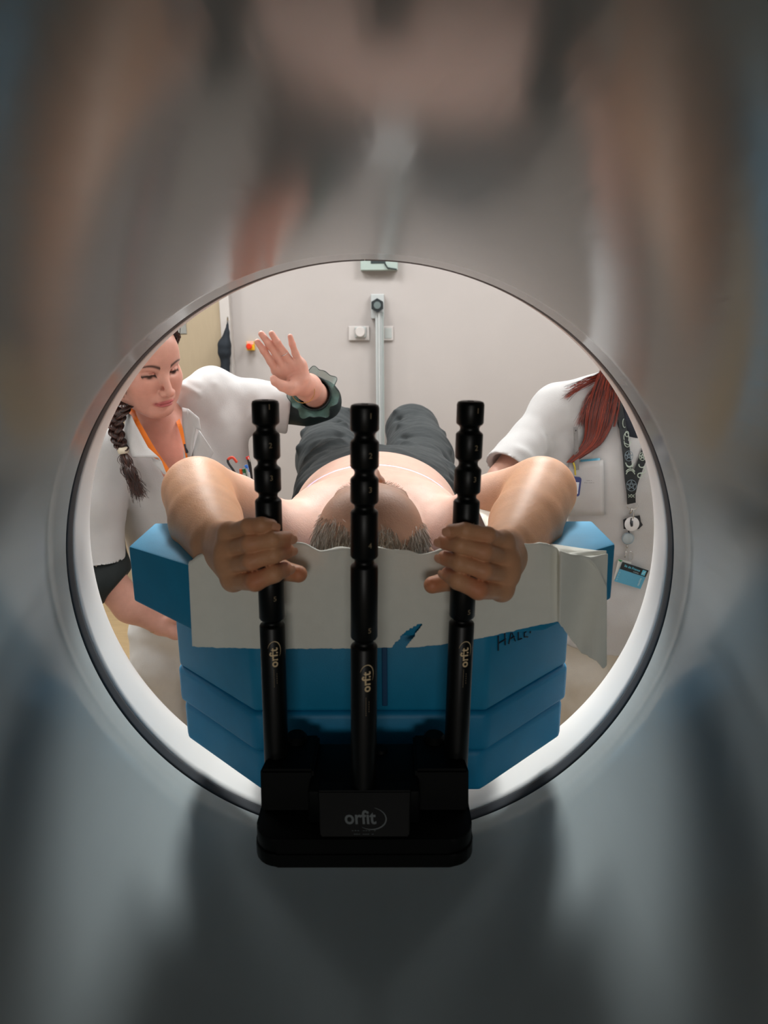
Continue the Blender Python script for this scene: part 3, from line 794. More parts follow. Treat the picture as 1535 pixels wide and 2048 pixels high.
for s, kx in ((-1, kl), (1, kr)):
    for j, yy in enumerate((1.72, 1.80, 1.87, 1.95, 2.02, 2.09)):
        r_ = rng.uniform(-.03, .03)
        fl.append(((kx-s*.06, yy+.04+r_, belly_top-.02+j*.012), (kx+s*.10, yy-.05, belly_top-.09+j*.012), .011, .0120*(1 if j % 2 else -1)))
    fl.append(((bx0+s*.02, 1.75, belly_top-.01), (kx+s*.02, 2.10, kz-.005), .014, -.006)); fl.append(((bx0+s*.03, 1.70, belly_top), (bx0+s*.20, 1.64, belly_top-.10), .010, .006))
    fl.append(((bx0+s*.02, 1.80, belly_top-.03), (bx0+s*.19, 1.72, belly_top-.06), .009, -.006))
ff = folds(fl)
TV, TF = body_mesh(T_, [(.0048, (-.42, 1.45, .80), (.36, 2.56, 1.45), None, None)], lambda V: ff(V)+.0022*vnoise(V*np.array([1, 2.6, 1]), 38, 3)+.0012*vnoise(V*np.array([1, 2.2, 1]), 95, 5))
trs = fast_mesh('trousers', TV, TF, m_trs, man)

# white paper sheet over the foam block
m_sheet = mat('paper_sheet', (236, 236, 226), .8, noise=.015, nscale=60, bump=.0006, bscale=90)
def sheet():
    """columns across, rows from under the shoulders, over the front edge and down the front"""
    ztop = bz(-.293)+.0025; out = []
    top_px = [(375, 1126), (395, 1112), (425, 1100), (450, 1104), (520, 1100), (585, 1080), (607, 1086), (640, 1097), (680, 1094), (700, 1092), (745, 1094), (762, 1093), (790, 1095), (815, 1101), (835, 1106), (860, 1101), (890, 1096), (930, 1100), (980, 1098), (1030, 1085), (1078, 1083), (1110, 1094), (1150, 1108), (1180, 1120), (1200, 1140), (1212, 1170)]
    bot_px = [(383, 1294), (450, 1296), (560, 1298), (700, 1297), (783, 1295), (790, 1294), (794, 1290), (815, 1272), (840, 1252), (842, 1262), (808, 1296), (830, 1295), (880, 1290), (920, 1284), (975, 1274), (1060, 1254), (1116, 1243), (1123, 1252), (1140, 1278), (1162, 1306), (1190, 1322), (1206, 1337), (1214, 1330)]
    tp = np.array(top_px, float); bp = np.array(bot_px, float)
    N = 230; xs = np.linspace(376, 1213, N)
    tp[:, 0] = np.clip(tp[:, 0], 376, 1213)
    # bottom edge as a function of x (the tear is cut afterwards)
    bq = np.array([b for b in bot_px if not (785 < b[0] < 870 and b[1] < 1290)], float)
    ty = np.interp(xs, tp[:, 0], tp[:, 1]); by = np.interp(xs, bq[:, 0], bq[:, 1])
    by += rng.normal(size=N)*(.5+1.2*(xs > 1120))
    wx0 = lambda px, Y: at(px, 1110, Y)[0]
    front = [np.array(p) for p in wing[1:7]]            # plan outline of the front: left chamfer, centre, right chamfer
    def fy(X, o):                                       # front plane depth at X
        xsP = [p[0] for p in front]; ysP = [p[1] for p in front]
        return np.interp(X, xsP, ysP)-o
    V = []; rows_back, rows_f = 24, 46
    for i, x in enumerate(xs):
        # world X of the column at the front edge, solved on the plan outline
        Y = .82
        for _ in range(8):
            X = at(x, ty[i], Y)[0]; Y = fy(X, .004)
            if X > .21: Y = fy(.21, .004)+(X-.21)*.30
        e = at(x, ty[i], Y); zE = e[2]
        cradle = math.exp(-((X-.0-bx0)/.074)**4)
        col = []
        for j in range(rows_back):                      # from the back to the front edge
            t = j/(rows_back-1); yb = 1.0 if x < 470 else 1.17
            if -.185 < X < .150: yb = Y+.055
            if x < 470: yb = Y+.012+(x-376)/94*.10
            if x > 1085: yb = Y+.02+.085*(1213-x)/128
            yy = yb+(Y-yb)*t
            z = ztop+(zE-ztop)*max(0, (t-.72)/.28)**1.5+.0025*math.sin(x*.09+j*.7)*(t > .3)
            z -= cradle*0
            if -.185 < X < .150: z -= .030*(1-t)*min(1, (X+.185)/.02, (.150-X)/.02)
            zs = .012*math.sin(x*.05+t*9)*t*(1-t)
            if yy > 1.0: z -= .0
            col.append((X, yy+.0, z+zs*.35))
        for j in range(1, rows_f):
            t = j/(rows_f-1); py = ty[i]+(by[i]-ty[i])*t
            o = .006+.004*math.sin(x*.021+t*2.2)+.002*math.sin(x*.06-t*3)+(.0035*abs(math.sin(x*.034+3.1*t+math.sin(x*.011)*2))*math.exp(-t*3.2))
            # solve the column on the hanging plane
            Yh = Y-(o-.004)
            if x > 1115: Yh = Y-.004-.006*t+.010*math.sin(x*.06+t*2)
            px = x+(.0 if x > 1100 else 0)+(8*t*(1-(x-376)/120) if x < 496 else 0)
            q = at(px, py, Yh); col.append(tuple(q))
        V.append(col)
    R_ = rows_back+rows_f-1; VV = np.array(V).reshape(-1, 3); F = []
    tear = np.array([(779, 1300), (789, 1287), (806, 1268), (836, 1248), (843, 1250), (826, 1274), (807, 1297), (802, 1301)])
    def inside(x, y):
        c = False; n = len(tear)
        for a in range(n):
            x0, y0 = tear[a]; x1, y1 = tear[(a+1) % n]
            if (y0 > y) != (y1 > y) and x < (x1-x0)*(y-y0)/(y1-y0)+x0: c = not c
        return c
    for i in range(N-1):
        for j in range(R_-1):
            if j >= rows_back-1:
                t = (j-rows_back+1.5)/(rows_f-1); py = ty[i]+(by[i]-ty[i])*t
                if inside((xs[i]+xs[i+1])/2, py): continue
            a = i*R_+j; F.append((a, a+1, a+R_+1, a+R_))
    o = mobj('paper_sheet', VV, F, m_sheet); md = o.modifiers.new('thick', 'SOLIDIFY'); md.thickness = .0006; md.offset = 0
    sb = o.modifiers.new('sub', 'SUBSURF'); sb.levels = 1; sb.render_levels = 1
    return o
sh = sheet(); tag(sh, 'torn-edged white paper sheet draped over the front of the blue block', 'sheet')
# ------------------------------------------------------------ woman on the left, leaning in with a raised hand
def mesh_ribbon(name, pts, widths, nrm_, th, material, parent, seg=6):
    """flat band following points; nrm_: outward direction (array or one)"""
    P = spline(pts, seg); n = len(P); Wd = np.interp(np.linspace(0, 1, n), np.linspace(0, 1, len(widths)), widths)
    T = np.gradient(P, axis=0); T /= np.linalg.norm(T, axis=1)[:, None]
    Nn = np.array(nrm_, float); Nn = np.repeat(Nn[None], n, 0) if Nn.ndim == 1 else spline(nrm_, seg)
    Sd = np.cross(T, Nn); Sd /= np.linalg.norm(Sd, axis=1)[:, None]; Nn = np.cross(Sd, T)
    V = []
    for i in range(n):
        a = Sd[i]*Wd[i]/2; b = Nn[i]*th/2
        V += [P[i]-a-b, P[i]+a-b, P[i]+a+b, P[i]-a+b]
    F = []
    for i in range(n-1):
        o = 4*i
        for k in range(4): F.append((o+k, o+(k+1) % 4, o+4+(k+1) % 4, o+4+k))
    F += [(3, 2, 1, 0), (4*n-4, 4*n-3, 4*n-2, 4*n-1)]
    return mobj(name, V, F, material, parent, smooth=False)
def rotzxy(y, p_, r):
    cz, sz, cx, sx, cy, sy = math.cos(y), math.sin(y), math.cos(p_), math.sin(p_), math.cos(r), math.sin(r)
    return np.array([[cz, -sz, 0], [sz, cz, 0], [0, 0, 1]])@np.array([[1, 0, 0], [0, cx, -sx], [0, sx, cx]])@np.array([[cy, 0, sy], [0, 1, 0], [-sy, 0, cy]])
m_cotton = mat('white_cotton', (188, 187, 187), .85, noise=.012, nscale=50, bump=.0004, bscale=500, sheen=.1)
m_green = mat('dark_green_voile', (4, 27, 29), .6, noise=.2, nscale=150)
m_ruffle = mat('sheer_green_voile', (84, 122, 114), .6, noise=.25, nscale=160, alpha=.6)
m_skinf = mat('skin_woman', (205, 150, 130), .45, attr='tone', noise=.04, nscale=70, bump=.0002, bscale=500, spec=.35, sss=.12)

FR_ = rotzxy(math.radians(52), math.radians(19), math.radians(-9)); FO = at(283.0, 721, 1.62)
def Fh(x, y, z): return FO+FR_@np.array([x, y, z])
fw = []
def fe(c, r, k, **kw): fw.append(ell(Fh(*c), r, k=k, R=FR_, **kw))
fe((0, .012, .045), (.073, .092, .080), .02)            # skull
fe((0, -.020, .012), (.064, .070, .075), .03)           # face mass
fe((0, -.030, -.045), (.053, .055, .050), .03)          # jaw mass
fe((0, -.068, -.094), (.024, .022, .020), .03)          # chin
for s in (-1, 1):
    fe((s*.040, -.052, -.030), (.026, .026, .026), .03) # cheeks
    fe((s*.034, -.048, -.068), (.022, .026, .022), .03)
    fw.append(cap(Fh(s*.050, -.010, -.070), Fh(s*.018, -.062, -.096), .018, .014, k=.025))
    fe((s*.030, -.066, .022), (.022, .014, .010), .015) # brow
    fe((s*.0315, -.083, .0015), (.017, .014, .0100), .010, cut=True)   # socket
    fe((s*.031, -.069, -.001), (.0150, .0130, .0125), .004)            # lidded eyeball mass
fe((0, -.074, .048), (.040, .018, .030), .03)           # forehead
fw.append(cap(Fh(0, -.081, .010), Fh(0, -.108, -.034), .0075, .0085, k=.012))
fe((0, -.111, -.038), (.0095, .0095, .0085), .006)
for s in (-1, 1): fe((s*.0115, -.099, -.041), (.0080, .0100, .0072), .005)
for s in (-1, 1): fe((s*.0065, -.1035, -.0485), (.0036, .0050, .0028), .002, cut=True)
fe((0, -.084, -.060), (.024, .014, .014), .012)         # mouth mound
fe((0, -.0935, -.0660), (.0205, .0065, .0034), .003); fe((0, -.0925, -.0738), (.0175, .0068, .0040), .003)
fw.append(chain([Fh(-.025, -.083, -.0690), Fh(-.010, -.0985, -.0700), Fh(.010, -.0985, -.0700), Fh(.025, -.083, -.0690)], [.0010, .0014, .0014, .0010], k=.002)); fw[-1].cut = True
for s in (-1, 1):
    # upper lid edge, a slim line over the eye
    fw.append(chain([Fh(s*.018, -.0775, -.0015), Fh(s*.025, -.0835, .0030), Fh(s*.034, -.0830, .0028), Fh(s*.0445, -.0735, -.0020)], [.0012, .0018, .0018, .0010], k=.002))
    q = chain([Fh(s*.019, -.0790, -.0040), Fh(s*.027, -.0845, -.0030), Fh(s*.035, -.0835, -.0035), Fh(s*.0430, -.0760, -.0050)], [.0008, .0013, .0013, .0008], k=.0015); q.cut = True; fw.append(q)
    # ears
    fw.append(chain([Fh(s*.071, .010, .018), Fh(s*.081, .018, .022), Fh(s*.083, .026, .004), Fh(s*.078, .018, -.020), Fh(s*.072, .008, -.030)], [.005, .005, .0055, .005, .004], k=.006))
nk0 = Fh(0, .030, -.060)
shL, shR = at(432, 800, 1.80), at(222, 905, 1.62)       # shoulders: image right, image left
chest = at(352, 960, 1.74); nb = at(338, 868, 1.73)
elb = at(640, 800, 1.86); wrL = at(612, 771, 1.66)
hipc = at(368, 1215, 1.92)
UPL = [cap(nk0, nb, .050, .058, k=.03), ell(chest, (.125, .080, .15), k=.04), cap(nb, shL, .044, .036, k=.03), cap(nb, shR, .044, .036, k=.03), ell(hipc, (.125, .085, .12), k=.05), cap(chest, hipc, .10, .10, k=.06),
       ell(at(335, 945, 1.66), (.095, .05, .06), k=.05), cap(at(340, 880, 1.70), at(336, 940, 1.675), .058, .062, k=.04)]
UPL += fw
UPL += [chain([shL, (shL+elb)/2+np.array([0, 0, -.005]), elb, wrL+(elb-wrL)*.12, wrL], [.036, .036, .038, .030, .0245], k=.03, kin=.02)]
# raised left hand, palm towards us
hy = 1.63
F_ = {}
hand_nodes = dict(index=[(552, 741, 0), (540.5, 722, -.012), (527, 701, -.022), (514.5, 684, -.022)], middle=[(567, 733, 0), (553, 710, -.012), (537, 687, -.024), (522.5, 668, -.026)],
                  ring=[(583, 727, 0), (568, 706, -.010), (554, 685, -.022), (543, 667, -.026)], pinky=[(600, 726, .004), (590, 706, -.004), (584, 688, -.014), (580, 673, -.018)])
hr = dict(index=[.0100, .0090, .0082, .0070], middle=[.0102, .0092, .0084, .0072], ring=[.0100, .0088, .0080, .0068], pinky=[.0092, .0080, .0072, .0060])
fgs = [chain([at(a, b, hy+c) for a, b, c in hand_nodes[n_]], hr[n_], kin=.004) for n_ in hand_nodes]
palm = [cap(wrL+np.array([-.004, -.01, .004]), at(*(lambda t: (t[0], t[1], hy+.004))(hand_nodes[n_][0])), .0185, .0125, k=.012) for n_ in hand_nodes]
palm += [cap(at(606, 757, hy), at(603, 733, hy+.003), .015, .0125, k=.012), ell(at(594, 768, hy-.006), (.024, .015, .020), k=.015), cap(at(560, 742, hy+.004), at(598, 733, hy+.004), .011, .011, k=.012)]
UPL += [union(palm, .010, .012), union(fgs, .0018, .006), chain([wrL+np.array([-.01, -.012, -.004]), at(583, 776, hy-.016), at(565, 772, hy-.026), at(550, 763, hy-.030), at(546.5, 757, hy-.030)], [.020, .0175, .0125, .0098, .0080], k=.010)]
# palm creases
for a, b in (((560, 753), (598, 742)), ((556, 745), (585, 738)), ((575, 762), (592, 778)), ((566, 757), (577, 764))):
    UPL.append(cap(at(*a, hy-.018), at(*b, hy-.020), .0022, .0022, k=.006, cut=True))
# right arm, hanging forward: elbow low at the picture's left, forearm running right behind the block
elR = at(205, 1150, 1.56); wrR = at(322, 1248, 1.60); hnR = at(395, 1262, 1.58)
UPL += [chain([shR, at(198, 1035, 1.58), elR], [.036, .036, .042], k=.03, kin=.02), chain([elR, at(262, 1212, 1.58), wrR], [.043, .039, .026], k=.02, kin=.02), chain([wrR, at(352, 1262, 1.58), hnR], [.026, .022, .016], k=.015)]
for i in range(4): UPL.append(chain([hnR+np.array([-.01, .0, .022-.015*i]), hnR+np.array([.03, -.01, .022-.016*i]), hnR+np.array([.062-.004*abs(i-1), -.008, .016-.016*i])], [.0095, .0085, .007], k=.006))
UPL.append(chain([wrR+np.array([.02, -.01, .01]), wrR+np.array([.05, -.03, .03]), wrR+np.array([.085, -.035, .035])], [.013, .011, .0085], k=.01))
# legs
knL, knR = np.array([hipc[0]+.08, 1.88, .46]), np.array([hipc[0]-.08, 1.90, .46])
UPL += [chain([hipc+np.array([.085, 0, -.05]), knL, knL*[1, 1, 0]+[0, .03, .09]], [.070, .050, .038], k=.03, kin=.01), chain([hipc+np.array([-.085, 0, -.05]), knR, knR*[1, 1, 0]+[0, .03, .09]], [.070, .050, .038], k=.03, kin=.01)]
for kn in (knL, knR): UPL.append(cap((kn[0], 1.93, .035), (kn[0], 1.78, .028), .038, .028, k=.03))
hb = (FO-np.array([.13, .15, .17]), FO+np.array([.13, .16, .16])); hb2 = (at(505, 800, 1.58)-np.array([.01, .03, .02]), at(652, 650, 1.72))
hb2 = (np.minimum(*hb2), np.maximum(*hb2))
WV, WF = body_mesh(UPL, [(.0016, hb[0], hb[1], [hb], None), (.0015, hb2[0], hb2[1], [hb2], None), (.0052, (-1.0, 1.35, 0), (-.02, 2.1, 1.62), None, [hb, hb2])])
reds = [(Fh(s*.042, -.055, -.032), .030, .55) for s in (-1, 1)]+[(Fh(0, -.115, -.040), .012, .35), (at(340, 905, 1.62), .10, .55)]
reds += [(at(a, b, hy+c), .013, .30) for n_ in hand_nodes for a, b, c in hand_nodes[n_][2:]]+[(at(590, 745, hy-.01), .02, .25)]
wt = skin_tone(WV, (204, 154, 138), red=reds)
X = (WV-FO)@FR_
def blend(w, colr):
    global wt
    wt = wt*(1-w[:, None])+np.array([lin(colr)])*w[:, None]
lip = np.clip(1.4-np.sqrt((X[:, 0]/.0225)**2+((X[:, 2]+.0700)/.0078)**2), 0, .4)/.4*(X[:, 1] < -.075)
blend(lip*.85, (170, 78, 84))
for s in (-1, 1):
    u = (X[:, 0]*s-.014)/.036; yc = .0185+.010*np.sin(np.clip(u, 0, 1)*2.4)-.004*np.clip(u, 0, 1)
    w = np.exp(-((X[:, 2]-yc)/(.0036*(1.15-.6*np.clip(u, 0, 1))))**2)*(u > -.02)*(u < 1.02)*(X[:, 1] < -.04); blend(np.clip(w*1.1, 0, .9), (48, 30, 26))
    ul = (X[:, 0]*s-.017)/.029; yl = -.0030+.0055*np.sin(np.clip(ul, 0, 1)*3.0)*.7-.001
    w = np.exp(-((X[:, 2]-yl)/.0032)**2)*(ul > -.03)*(ul < 1.08)*(X[:, 1] < -.05); blend(np.clip(w*1.2, 0, .95), (30, 18, 16))
    w = np.exp(-((((X[:, 0]*s-.0315)/.0075)**2+((X[:, 2]+.0045)/.0046)**2))**1.5)*(X[:, 1] < -.05); blend(np.clip(w*1.1, 0, .9), (34, 22, 18))
w = np.clip(((X[:, 2]-.090)+(X[:, 1]+.075)*1.1)/.014, 0, 1)*(np.linalg.norm(X-np.array([0, .01, .03]), axis=1) < .125); blend(w, (44, 27, 22))
w1 = fast_mesh('person', WV, WF, m_skinf, None, wt)
tag(w1, 'woman in a white tunic with a brown braid, leaning in and raising her open palm', 'person')
# ring on her finger, bracelet at the wrist
def band(name, c, axis, r, th, material, parent):
    bm = bmesh.new(); axis = np.array(axis)/np.linalg.norm(axis); u = np.cross(axis, [0, 0, 1.]); u /= np.linalg.norm(u); v = np.cross(axis, u)
    tube(bm, [c+u*r*math.cos(t)+v*r*math.sin(t) for t in np.linspace(0, 2*math.pi, 28, endpoint=False)], th, 6, closed=True); return bobj(name, bm, material, parent, smooth=True)
m_silver = mat('silver', (205, 205, 205), .2, metal=1); m_gold = mat('gold', (200, 160, 90), .25, metal=1)
q0, q1 = at(568, 707, hy-.010), at(556, 688, hy-.021)
rg = band('finger_ring', q0, q1-q0, .0094, .0010, m_silver, None); tag(rg, 'thin silver ring on the raised hand', 'ring')
br_ = band('bracelet', at(606, 783, 1.645), np.array(wrL-elb), .0275, .0008, m_gold, None); tag(br_, 'fine gold bracelet on the raised wrist', 'bracelet')
br2 = band('bracelet', at(318, 1246, 1.60), wrR-elR, .030, .0008, m_gold, None); tag(br2, 'thin gold bracelet on the lowered wrist beside the block', 'bracelet')
th_ = at(546.5, 757, hy-.030); nail(th_+np.array([-.0065, -.003, .001]), np.array([-1, -.55, 0]), at(546.5, 757, hy-.03)-at(550, 763, hy-.03), .0045, .0055, w1, mat('pale_nail', (226, 196, 190), .25))

# hair: cap, side lock, braid, tail
m_hair_b = hair_mat('brown_hair', (26, 15, 13), (84, 48, 36), .42)
paths = []
n = 0
while n < 7000:
    v = rng.normal(size=3); v /= np.linalg.norm(v); x, y, z = v
    # scalp region: top, sides, back
    if z < -.45 or (y < -.25 and z < .62+.20*(1-abs(x))) or (y < .02 and z < .12): continue
    p = np.array([x*.0765, .012+y*.0955, .045+z*.084]); part = p.copy()
    d = np.array([np.sign(x+.02)*.9, .5, -.75 if abs(x) > .3 else -.1]); d += rng.normal(size=3)*.12
    nn = np.array([x/.0765, y/.0955, z/.084]); nn /= np.linalg.norm(nn); d -= nn*(d@nn); d /= np.linalg.norm(d)
    L = rng.uniform(.03, .06); pts = []
    q = p.copy()
    for j in range(6):
        pts.append(Fh(*q)); q = q+d*L/5
        e = np.array([q[0]/.0775, (q[1]-.012)/.0965, (q[2]-.045)/.085]); q = np.array([0, .012, .045])+(q-np.array([0, .012, .045]))/np.linalg.norm(e)
    paths.append(pts); n += 1
strands('hair', None, paths, .0030, .0012, m_hair_b, w1)
# lock falling past the cheek to the ear
lk = []
for i in range(420):
    a = np.array([-.050+rng.normal()*.006, -.066+rng.normal()*.005, .075]); b_ = np.array([-.067+rng.normal()*.004, -.050+rng.normal()*.006, .012]); c2 = np.array([-.074+rng.normal()*.004, -.036+rng.normal()*.008, -.030+rng.normal()*.012]);
    lk.append(spline([Fh(*a), Fh(*b_), Fh(*c2)], 4))
strands('side_lock', None, lk, .0022, .0006, m_hair_b, w1)
lk = []
for i in range(260):
    a = np.array([.030+rng.normal()*.012, -.055+rng.normal()*.006, .098]); b_ = np.array([.066+rng.normal()*.003, -.036+rng.normal()*.008, .062]); c2 = np.array([.072+rng.normal()*.002, -.022+rng.normal()*.006, .040+rng.normal()*.010])
    lk.append(spline([Fh(*a), Fh(*b_), Fh(*c2)], 4))
strands('temple_lock', None, lk, .0022, .0008, m_hair_b, w1)
bp = spline([at(262, 800, 1.60), at(240, 826, 1.555), at(231, 852, 1.545), at(237, 880, 1.54), at(246, 900, 1.54)], 10)
br = []
K = len(bp)
for s_i in range(3):
    ph = s_i*2*math.pi/3
    for i in range(170):
        r0 = rng.uniform(0, 1)**.5*.0085; a0 = rng.uniform(0, 6.28); pts = []
        for j in range(K):
            t = j/(K-1); w_ = .0135*(1-.30*t); th2 = ph+t*15
            c_ = bp[j]+np.array([math.sin(th2)*w_, math.sin(2*th2)*w_*.5, 0]); rr = r0*(1-.3*t)
            pts.append(c_+np.array([math.cos(a0)*rr, math.sin(a0)*rr, math.sin(a0)*rr*.3]))
        br.append(pts)
strands('braid', None, br, .0018, .0016, m_hair_b, w1)
bm = bmesh.new(); q0 = at(244.5, 893, 1.54); q1 = at(247.5, 908, 1.54)
lathe(bm, [(.009, -.0075), (.012, -.006), (.0125, 0), (.012, .006), (.009, .0075)], frame_z((q0+q1)/2, q1), 20); bobj('hair_tie', bm, mat('cream_elastic', (218, 208, 186), .6), w1, smooth=True)
tl = []
for i in range(520):
    e_ = at(272+rng.normal()*8+6, 985+rng.normal()*9, 1.53+rng.normal()*.008); m2 = at(260+rng.normal()*6.5, 945, 1.53+rng.normal()*.01)
    m1 = at(252+rng.normal()*4.5, 922, 1.535+rng.normal()*.007); tl.append(spline([at(247+rng.normal()*2, 903, 1.54+rng.normal()*.003), m1, m2, e_], 4))
strands('braid_tail', None, tl, .0016, .0005, m_hair_b, w1)

# white tunic
Tn = [ell(chest+np.array([.0, .01, -.02]), (.155, .105, .19), k=.05), cap(nb+np.array([0, .02, -.03]), shL+np.array([0, 0, -.012]), .055, .062, k=.05), cap(nb+np.array([0, .02, -.03]), shR+np.array([0, 0, -.012]), .055, .060, k=.05),
      cap(chest, hipc+np.array([0, 0, .05]), .135, .135, k=.07), ell(at(335, 955, 1.67), (.115, .055, .065), k=.06), ell(hipc+np.array([0, 0, .0]), (.152, .12, .13), k=.05)]
sv = at(576, 815, 1.835)
Tn += [chain([shL+np.array([0, 0, .0]), (shL+sv)/2+np.array([0, 0, -.006]), sv+(sv-shL)*.10], [.070, .064, .068], k=.03, kin=.03)]
slR = at(200, 1112, 1.56)
Tn += [chain([shR, at(199, 1010, 1.585), slR+(slR-at(199, 1010, 1.585))*.2], [.066, .058, .058], k=.012, kin=.03)]
Tn += [cap(at(452, 855, 1.76), at(458, 1010, 1.72), .055, .062, k=.04), cap(at(395, 792, 1.75), at(425, 775, 1.80), .050, .055, k=.03)]
Tn.append(cap(nk0+np.array([0, -.0, .05]), nb+np.array([-.008, -.01, .015]), .060, .054, k=.006, cut=True))
# open V of the neck
Tn.append(cap(at(322, 838, 1.60), at(343, 945, 1.60), .078, .022, k=.006, cut=True))
Tn.append(halfspace(sv, sv-shL, k=.002)); 
def limit(prim_plane, region_c, region_r):
    """cut by a half-space only inside a sphere"""
    q = Prim(); b_ = ell(region_c, (region_r,)*3)
    q.f = lambda P: np.maximum(prim_plane.f(P), b_.f(P)); q.c = np.array(region_c); q.r = region_r; q.k = .002; q.cut = True; return q
Tn.append(limit(halfspace(slR, (-.06, -.02, -1)), slR+np.array([0, 0, -.09]), .10))
Tn.append(limit(halfspace((0, 0, at(300, 1222, 1.82)[2]), (0, 0, -1)), hipc+np.array([0, 0, -.26]), .30))
# hollow cuffs
Tn.append(cap(sv+(elb-sv)*.5, sv-(sv-shL)*.12, .048, .046, k=.004, cut=True)); Tn.append(cap(slR+np.array([0, 0, -.05]), slR+np.array([0, 0, .005]), .043, .040, k=.004, cut=True))
fl = [(at(360, 770, 1.72), at(400, 790, 1.70), .008, .007), (at(405, 765, 1.70), at(440, 800, 1.68), .008, -.008), (at(430, 758, 1.73), at(452, 790, 1.70), .010, .009), (at(520, 770, 1.74), at(530, 840, 1.75), .008, -.007), (at(545, 765, 1.75), at(500, 835, 1.74), .008, .008), (at(470, 770, 1.70), at(545, 850, 1.73), .010, .010), (at(440, 800, 1.68), at(500, 900, 1.66), .012, .006), (at(455, 790, 1.68), at(530, 850, 1.70), .010, -.006), (at(420, 790, 1.68), at(470, 960, 1.62), .012, -.005),
      (at(500, 775, 1.74), at(560, 830, 1.75), .010, .005), (at(405, 780, 1.70), at(415, 870, 1.64), .010, .006), (at(245, 1030, 1.55), at(330, 1050, 1.55), .012, -.006), (at(243, 1022, 1.54), at(300, 960, 1.55), .010, .006),
      (at(200, 975, 1.50), at(238, 1020, 1.52), .007, -.007), (at(240, 1035, 1.52), at(252, 1085, 1.55), .008, -.005), (at(215, 1000, 1.5), at(205, 1070, 1.5), .012, .004), (at(390, 860, 1.63), at(440, 940, 1.60), .008, .005), (at(480, 860, 1.66), at(490, 960, 1.64), .010, .005), (at(290, 960, 1.57), at(330, 1040, 1.57), .014, .005)]
ff2 = folds(fl)
CV, CF = body_mesh(Tn, [(.0042, (-1.0, 1.35, .45), (-.18, 2.12, 1.55), None, None)], lambda V: ff2(V)+.0035*vnoise(V, 24, 11)+.0016*vnoise(V, 55, 12))
tun = fast_mesh('tunic', CV, CF, m_cotton, w1)
# collar flaps
def flap(pts, th=.0025, parent=None, name='collar'):
    bm = bmesh.new(); a = [bm.verts.new(tuple(p)) for p in pts]; f = bm.faces.new(a); 
    bmesh.ops.triangulate(bm, faces=[f])
    bmesh.ops.subdivide_edges(bm, edges=list(bm.edges), cuts=3, use_grid_fill=True)
    o = bobj(name, bm, m_cotton, parent, smooth=True); md = o.modifiers.new('thick', 'SOLIDIFY'); md.thickness = th; return o
flap([at(252, 822, 1.60), at(262, 832, 1.555), at(296, 895, 1.548), at(322, 921, 1.555), at(318, 915, 1.55), at(300, 914, 1.535), at(264, 914, 1.53), at(246, 870, 1.56)], parent=w1)
flap([at(366, 815, 1.66), at(377, 818, 1.625), at(398, 836, 1.605), at(402, 862, 1.60), at(392, 857, 1.60), at(383, 915, 1.60), at(377, 915, 1.61), at(366, 850, 1.63)], parent=w1)
flap([at(302, 914, 1.556), at(323, 922, 1.556), at(334, 950, 1.55), at(327, 948, 1.55), at(310, 930, 1.55)], parent=w1, name='lapel')
flap([at(383, 915, 1.607), at(398, 860, 1.602), at(428, 905, 1.60), at(402, 945, 1.58)], parent=w1, name='lapel')
# sleeves of the dark green blouse, ruffle and under-sleeve
GS = [chain([sv-(sv-shL)*.10, sv+(elb-sv)*.5+np.array([0, 0, -.004]), elb+np.array([.002, 0, -.002])], [.046, .050, .052], k=.02, kin=.02), chain([elb, wrL+(elb-wrL)*.45], [.052, .043], k=.02)]
cuffc = wrL+(elb-wrL)*.52; cd_ = (wrL-elb)/np.linalg.norm(wrL-elb)
GS.append(halfspace(cuffc, cd_, k=.002)); GS.append(cap(cuffc-cd_*.01, cuffc+cd_*.05, .038, .040, k=.003, cut=True))
GS += [cap(at(565, 838, 1.82), at(562, 847, 1.80), .006, .003, k=.02)]
GV, GF = body_mesh(GS, [(.0035, (-.45, 1.55, 1.0), (-.05, 2.0, 1.5), None, None)], lambda V: .003*vnoise(V, 45, 4))
fast_mesh('blouse_sleeve', GV, GF, m_green, w1)
u1 = np.cross(cd_, [0, 0, 1.]); u1 /= np.linalg.norm(u1); v1 = np.cross(cd_, u1)
V, F = [], []; nu, nv = 120, 6
for i in range(nu):
    a = 2*math.pi*i/nu
    for j in range(nv):
        t = j/(nv-1); r = .040+.024*t+.0045*t*math.sin(a*7)+.003*t*math.sin(a*12+1); sh_ = .002+.012*t+.008*t*math.cos(a*7+.7)
        V.append(cuffc+(u1*math.cos(a)+v1*math.sin(a))*r+cd_*sh_-cd_*.012)
for i in range(nu):
    for j in range(nv-1): a = i*nv+j; b_ = ((i+1) % nu)*nv+j; F.append((a, b_, b_+1, a+1))
rf = mobj('ruffle', V, F, m_ruffle, w1)
bm = bmesh.new(); tube(bm, [V[i*nv+nv-1] for i in range(nu)], .0009, 5, closed=True); bobj('ruffle_hem', bm, m_green, w1, smooth=True)
US = [chain([at(205, 1085, 1.575), at(212, 1140, 1.575), elR+(elR-at(212, 1140, 1.575))*.8], [.052, .052, .055], k=.02, kin=.02), chain([elR, at(226, 1188, 1.565)], [.052, .050], k=.02)]
US.append(halfspace(at(226, 1185, 1.565), np.array([.55, 0, -.42]), k=.002))
GV, GF = body_mesh(US, [(.004, (-.85, 1.40, .80), (-.45, 1.72, 1.3), None, None)], lambda V: .003*vnoise(V, 50, 4))
fast_mesh('under_sleeve', GV, GF, mat('black_green_cloth', (8, 22, 24), .7, noise=.15), w1)
